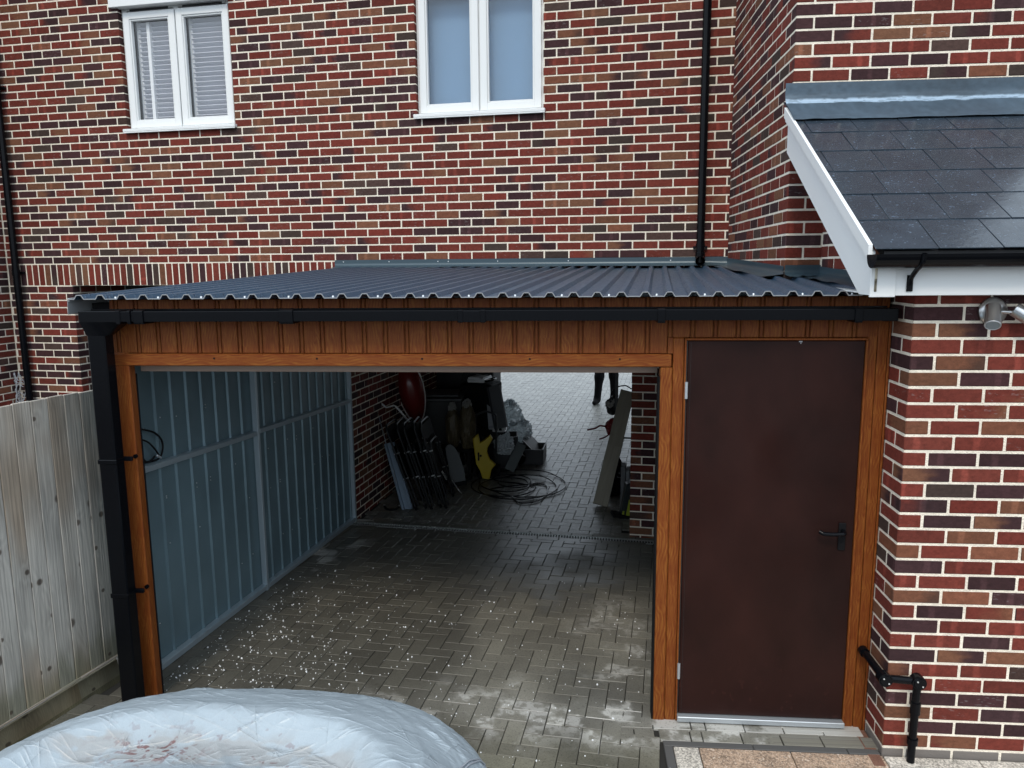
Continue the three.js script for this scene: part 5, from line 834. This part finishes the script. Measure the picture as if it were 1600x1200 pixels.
  const st = thing('tool_rack', 'dark slim rack standing against the right passage wall behind the board', 'rack', [-0.93, FY, -5.1], -A);
  for (const x of [-0.12, 0.08]) mesh('upright', span(x - 0.02, x + 0.02, 0, 1.5, -0.02, 0.02, 0.004), M.blackmetal, st); for (const y of [0.55, 1.0, 1.4]) mesh('shelf', span(-0.1, 0.06, y, y + 0.02, -0.12, 0.12, 0.003), M.blackmetal, st);
  const db = thing('black_sack', 'black filled sack standing behind the leaning board on the right', 'sack', [-1.09, FY + 0.22, -4.62]); mesh('sack', crumple(0.09, 0.27, 0.1, 51, 0.3), M.blackpvc, db); mesh('tie', tube([V(-0.05, 0.0, 0.09), V(0, 0.015, 0.105), V(0.06, 0.0, 0.09)], 0.006, 16, 6), std({ color: [0.3, 0.31, 0.33], roughness: 0.4 }), db);
  const gs = thing('grey_slab', 'narrow grey slabs on edge against the foot of the right pier', 'slab', [-0.985, FY, -4.25], -A); mesh('slab', span(-0.05, 0.0, 0, 0.44, -0.1, 0.1, 0.004), std({ color: [0.12, 0.125, 0.13], roughness: 0.7 }), gs); mesh('slab', span(0.005, 0.04, 0, 0.40, -0.1, 0.1, 0.004), std({ color: [0.2, 0.21, 0.22], roughness: 0.7 }), gs);
  const gb = thing('striped_tool', 'black tool case with yellow-green stripes at the foot of the right brick pier', 'tool case', [-1.03, FY, -3.86], 0.15); gb.rotation.z = -0.18;
  mesh('case', [span(-0.045, 0.045, 0.03, 0.36, -0.05, 0.05, 0.012)], std({ color: [0.02, 0.028, 0.03], roughness: 0.4 }), gb); mesh('stripe', [span(0.005, 0.042, 0.035, 0.2, 0.0505, 0.054, 0.002), span(-0.035, -0.015, 0.04, 0.075, 0.0505, 0.054, 0.002)], std({ color: [0.32, 0.38, 0.03], roughness: 0.5 }), gb); mesh('stripe', [span(0.012, 0.042, 0.21, 0.26, 0.0505, 0.054, 0.002)], std({ color: [0.22, 0.02, 0.02], roughness: 0.5 }), gb, 'dark red stripe'); mesh('base', span(-0.13, 0.06, 0, 0.035, -0.06, 0.07, 0.01), M.blackmatt, gb); mesh('carry_handle', tube([V(0.0, 0.35, 0), V(0.01, 0.44, 0), V(0.05, 0.5, 0)], 0.018, 14, 8), std({ color: [0.25, 0.28, 0.3], roughness: 0.4 }), gb);
  const scf = thing('dropped_strap', 'short black strap lying at the foot of the left passage wall', 'strap', [0, 0, 0]); mesh('strap', tube([V(-3.52, FY + 0.03, -3.98), V(-3.49, FY + 0.012, -3.94), V(-3.44, FY + 0.012, -3.92), V(-3.39, FY + 0.014, -3.93), V(-3.36, FY + 0.03, -3.97)], 0.011, 24, 7), M.blackmatt, scf); for (const q of [[-3.52, -3.98], [-3.36, -3.97]]) mesh('buckle', cbox(0.018, 0.012, 0.018, 0.002).translate(q[0], FY + 0.042, q[1]), M.steel, scf);
}

// ------------------------------------------------------------------ person beyond the passage
{
  const per = thing('person', 'person in black trousers and dark shoes standing on the forecourt beyond the passage', 'person', [-0.96, FY, -10.35], 0.25);
  const J = {}, B = [];
  const cap = (a, ra, b, rb) => B.push([a, ra, b, rb]);
  const s = (x) => x;
  for (const k of [-1, 1]) {
    const hip = [k * 0.095, 0.93, 0], kn = [k * 0.125 + (k < 0 ? -0.02 : 0.03), 0.5, 0.03 + (k > 0 ? -0.06 : 0.03)], an = [k * 0.15 + (k < 0 ? -0.03 : 0.06), 0.09, (k > 0 ? -0.18 : 0.06)], toe = [an[0] + k * 0.05 + (k < 0 ? -0.05 : 0.02), 0.045, an[2] + 0.15];
    cap(hip, 0.105, kn, 0.078); cap(kn, 0.078, an, 0.062); cap([an[0], 0.05, an[2] - 0.03], 0.048, toe, 0.04);
    const sh = [k * 0.19, 1.43, 0], el = [k * 0.26, 1.13, -0.03], wr = [k * 0.25, 0.88, 0.07];
    cap(sh, 0.062, el, 0.048); cap(el, 0.047, wr, 0.034); cap(wr, 0.034, [k * 0.245, 0.81, 0.09], 0.036);
  }
  cap([0, 0.97, 0], 0.14, [0, 1.15, 0], 0.135); cap([0, 1.15, 0], 0.135, [0, 1.36, 0.0], 0.155); cap([-0.12, 1.41, 0], 0.085, [0.12, 1.41, 0], 0.085); cap([0, 1.45, 0], 0.062, [0, 1.57, 0.01], 0.056); cap([0, 1.63, 0.02], 0.085, [0, 1.69, 0.015], 0.094);
  const res = 120, mc = new MarchingCubes(res, M.blackmatt, false, false, 160000); mc.isolation = 0; const half = 0.98;
  const dist = (x, y, z) => { let acc = 0; const K = 42; for (const [a, ra, b, rb] of B) { const vx = b[0] - a[0], vy = b[1] - a[1], vz = b[2] - a[2], wx = x - a[0], wy = y - a[1], wz = z - a[2]; const t = Math.max(0, Math.min(1, (vx * wx + vy * wy + vz * wz) / (vx * vx + vy * vy + vz * vz))); const d = Math.hypot(wx - vx * t, wy - vy * t, wz - vz * t) - lerp(ra, rb, t); if (d < 0.25) acc += Math.exp(-K * d); } return acc > 0 ? -Math.log(acc) / K : 0.3; };
  for (let k = 0; k < res; k++) for (let j = 0; j < res; j++) for (let i = 0; i < res; i++) { const x = (i - res / 2) / (res / 2) * half, y = (j - res / 2) / (res / 2) * half + 0.93, z = (k - res / 2) / (res / 2) * half; mc.field[i + j * res + k * res * res] = Math.abs(x) > 0.5 || Math.abs(z) > 0.45 ? -0.3 : -dist(x, y, z); }
  mc.update(); const n = mc.count ?? mc.geometry.drawRange.count, g = new THREE.BufferGeometry(), P = new Float32Array(n * 3), N = new Float32Array(n * 3), C = new Float32Array(n * 3);
  for (let i = 0; i < n; i++) { const x = mc.positionArray[i * 3] * half, y = mc.positionArray[i * 3 + 1] * half + 0.93, z = mc.positionArray[i * 3 + 2] * half; P.set([x, y, z], i * 3); N.set([mc.normalArray[i * 3], mc.normalArray[i * 3 + 1], mc.normalArray[i * 3 + 2]], i * 3); const hand = y < 0.88 && Math.abs(x) > 0.2 && y > 0.7, skin = hand || (y > 1.5); C.set(skin ? [0.42, 0.24, 0.17] : y > 0.98 ? [0.03, 0.034, 0.045] : y < 0.1 ? [0.012, 0.011, 0.011] : [0.008, 0.008, 0.009], i * 3); }
  g.setAttribute('position', new THREE.BufferAttribute(P, 3)); g.setAttribute('color', new THREE.BufferAttribute(C, 3)); g.computeVertexNormals(); g.setAttribute('normal', new THREE.BufferAttribute(N, 3));
  g.setAttribute('uv', new THREE.BufferAttribute(new Float32Array(n * 2), 2));
  const parts = [g], skinC = (q, c) => { q = flat(q); const m = q.attributes.position.count, a = new Float32Array(m * 3); for (let i = 0; i < m; i++) a.set(c, i * 3); q.setAttribute('color', new THREE.BufferAttribute(a, 3)); return q; };
  for (const k of [-1, 1]) { const lens = [0.075, 0.085, 0.078, 0.062]; lens.forEach((L, f) => { const z = 0.065 + f * 0.019, b = V(k * 0.245, 0.785, z + 0.005); parts.push(skinC(tube([b, b.clone().add(V(-k * 0.004, -L * 0.5, 0.004)), b.clone().add(V(-k * 0.022, -L * 0.9, 0.012))], 0.0088, 10, 7), [0.42, 0.24, 0.17])); }); parts.push(skinC(tube([V(k * 0.235, 0.835, 0.11), V(k * 0.225, 0.8, 0.135), V(k * 0.215, 0.765, 0.14)], 0.0095, 10, 7), [0.42, 0.24, 0.17])); }
  mesh('body', parts, phy({ vertexColors: true, roughness: 0.85, specularIntensity: 0.12 }), per);
  const face = []; for (const k of [-1, 1]) { face.push(skinC(new THREE.SphereGeometry(0.011, 12, 10).translate(k * 0.034, 1.665, 0.104), [0.7, 0.7, 0.7]), skinC(new THREE.SphereGeometry(0.006, 10, 8).translate(k * 0.034, 1.665, 0.112), [0.05, 0.03, 0.02]), skinC(new THREE.SphereGeometry(0.024, 10, 8).scale(0.4, 1.2, 0.7).translate(k * 0.096, 1.655, 0.015), [0.42, 0.22, 0.16])); }
  face.push(skinC(new THREE.ConeGeometry(0.016, 0.05, 8).rotateX(-0.25).translate(0, 1.645, 0.115), [0.42, 0.24, 0.17]), skinC(new THREE.SphereGeometry(0.02, 10, 8).scale(1.2, 0.3, 0.4).translate(0, 1.607, 0.102), [0.3, 0.12, 0.1]));
  mesh('face', face, std({ vertexColors: true, roughness: 0.6 }), per);
  mesh('hair', new THREE.SphereGeometry(0.105, 24, 16, 0, 6.3, 0, 1.75).rotateX(-0.45).translate(0, 1.695, 0.002), std({ color: [0.03, 0.02, 0.015], roughness: 0.8 }), per);
}

renderer.render(scene, camera);
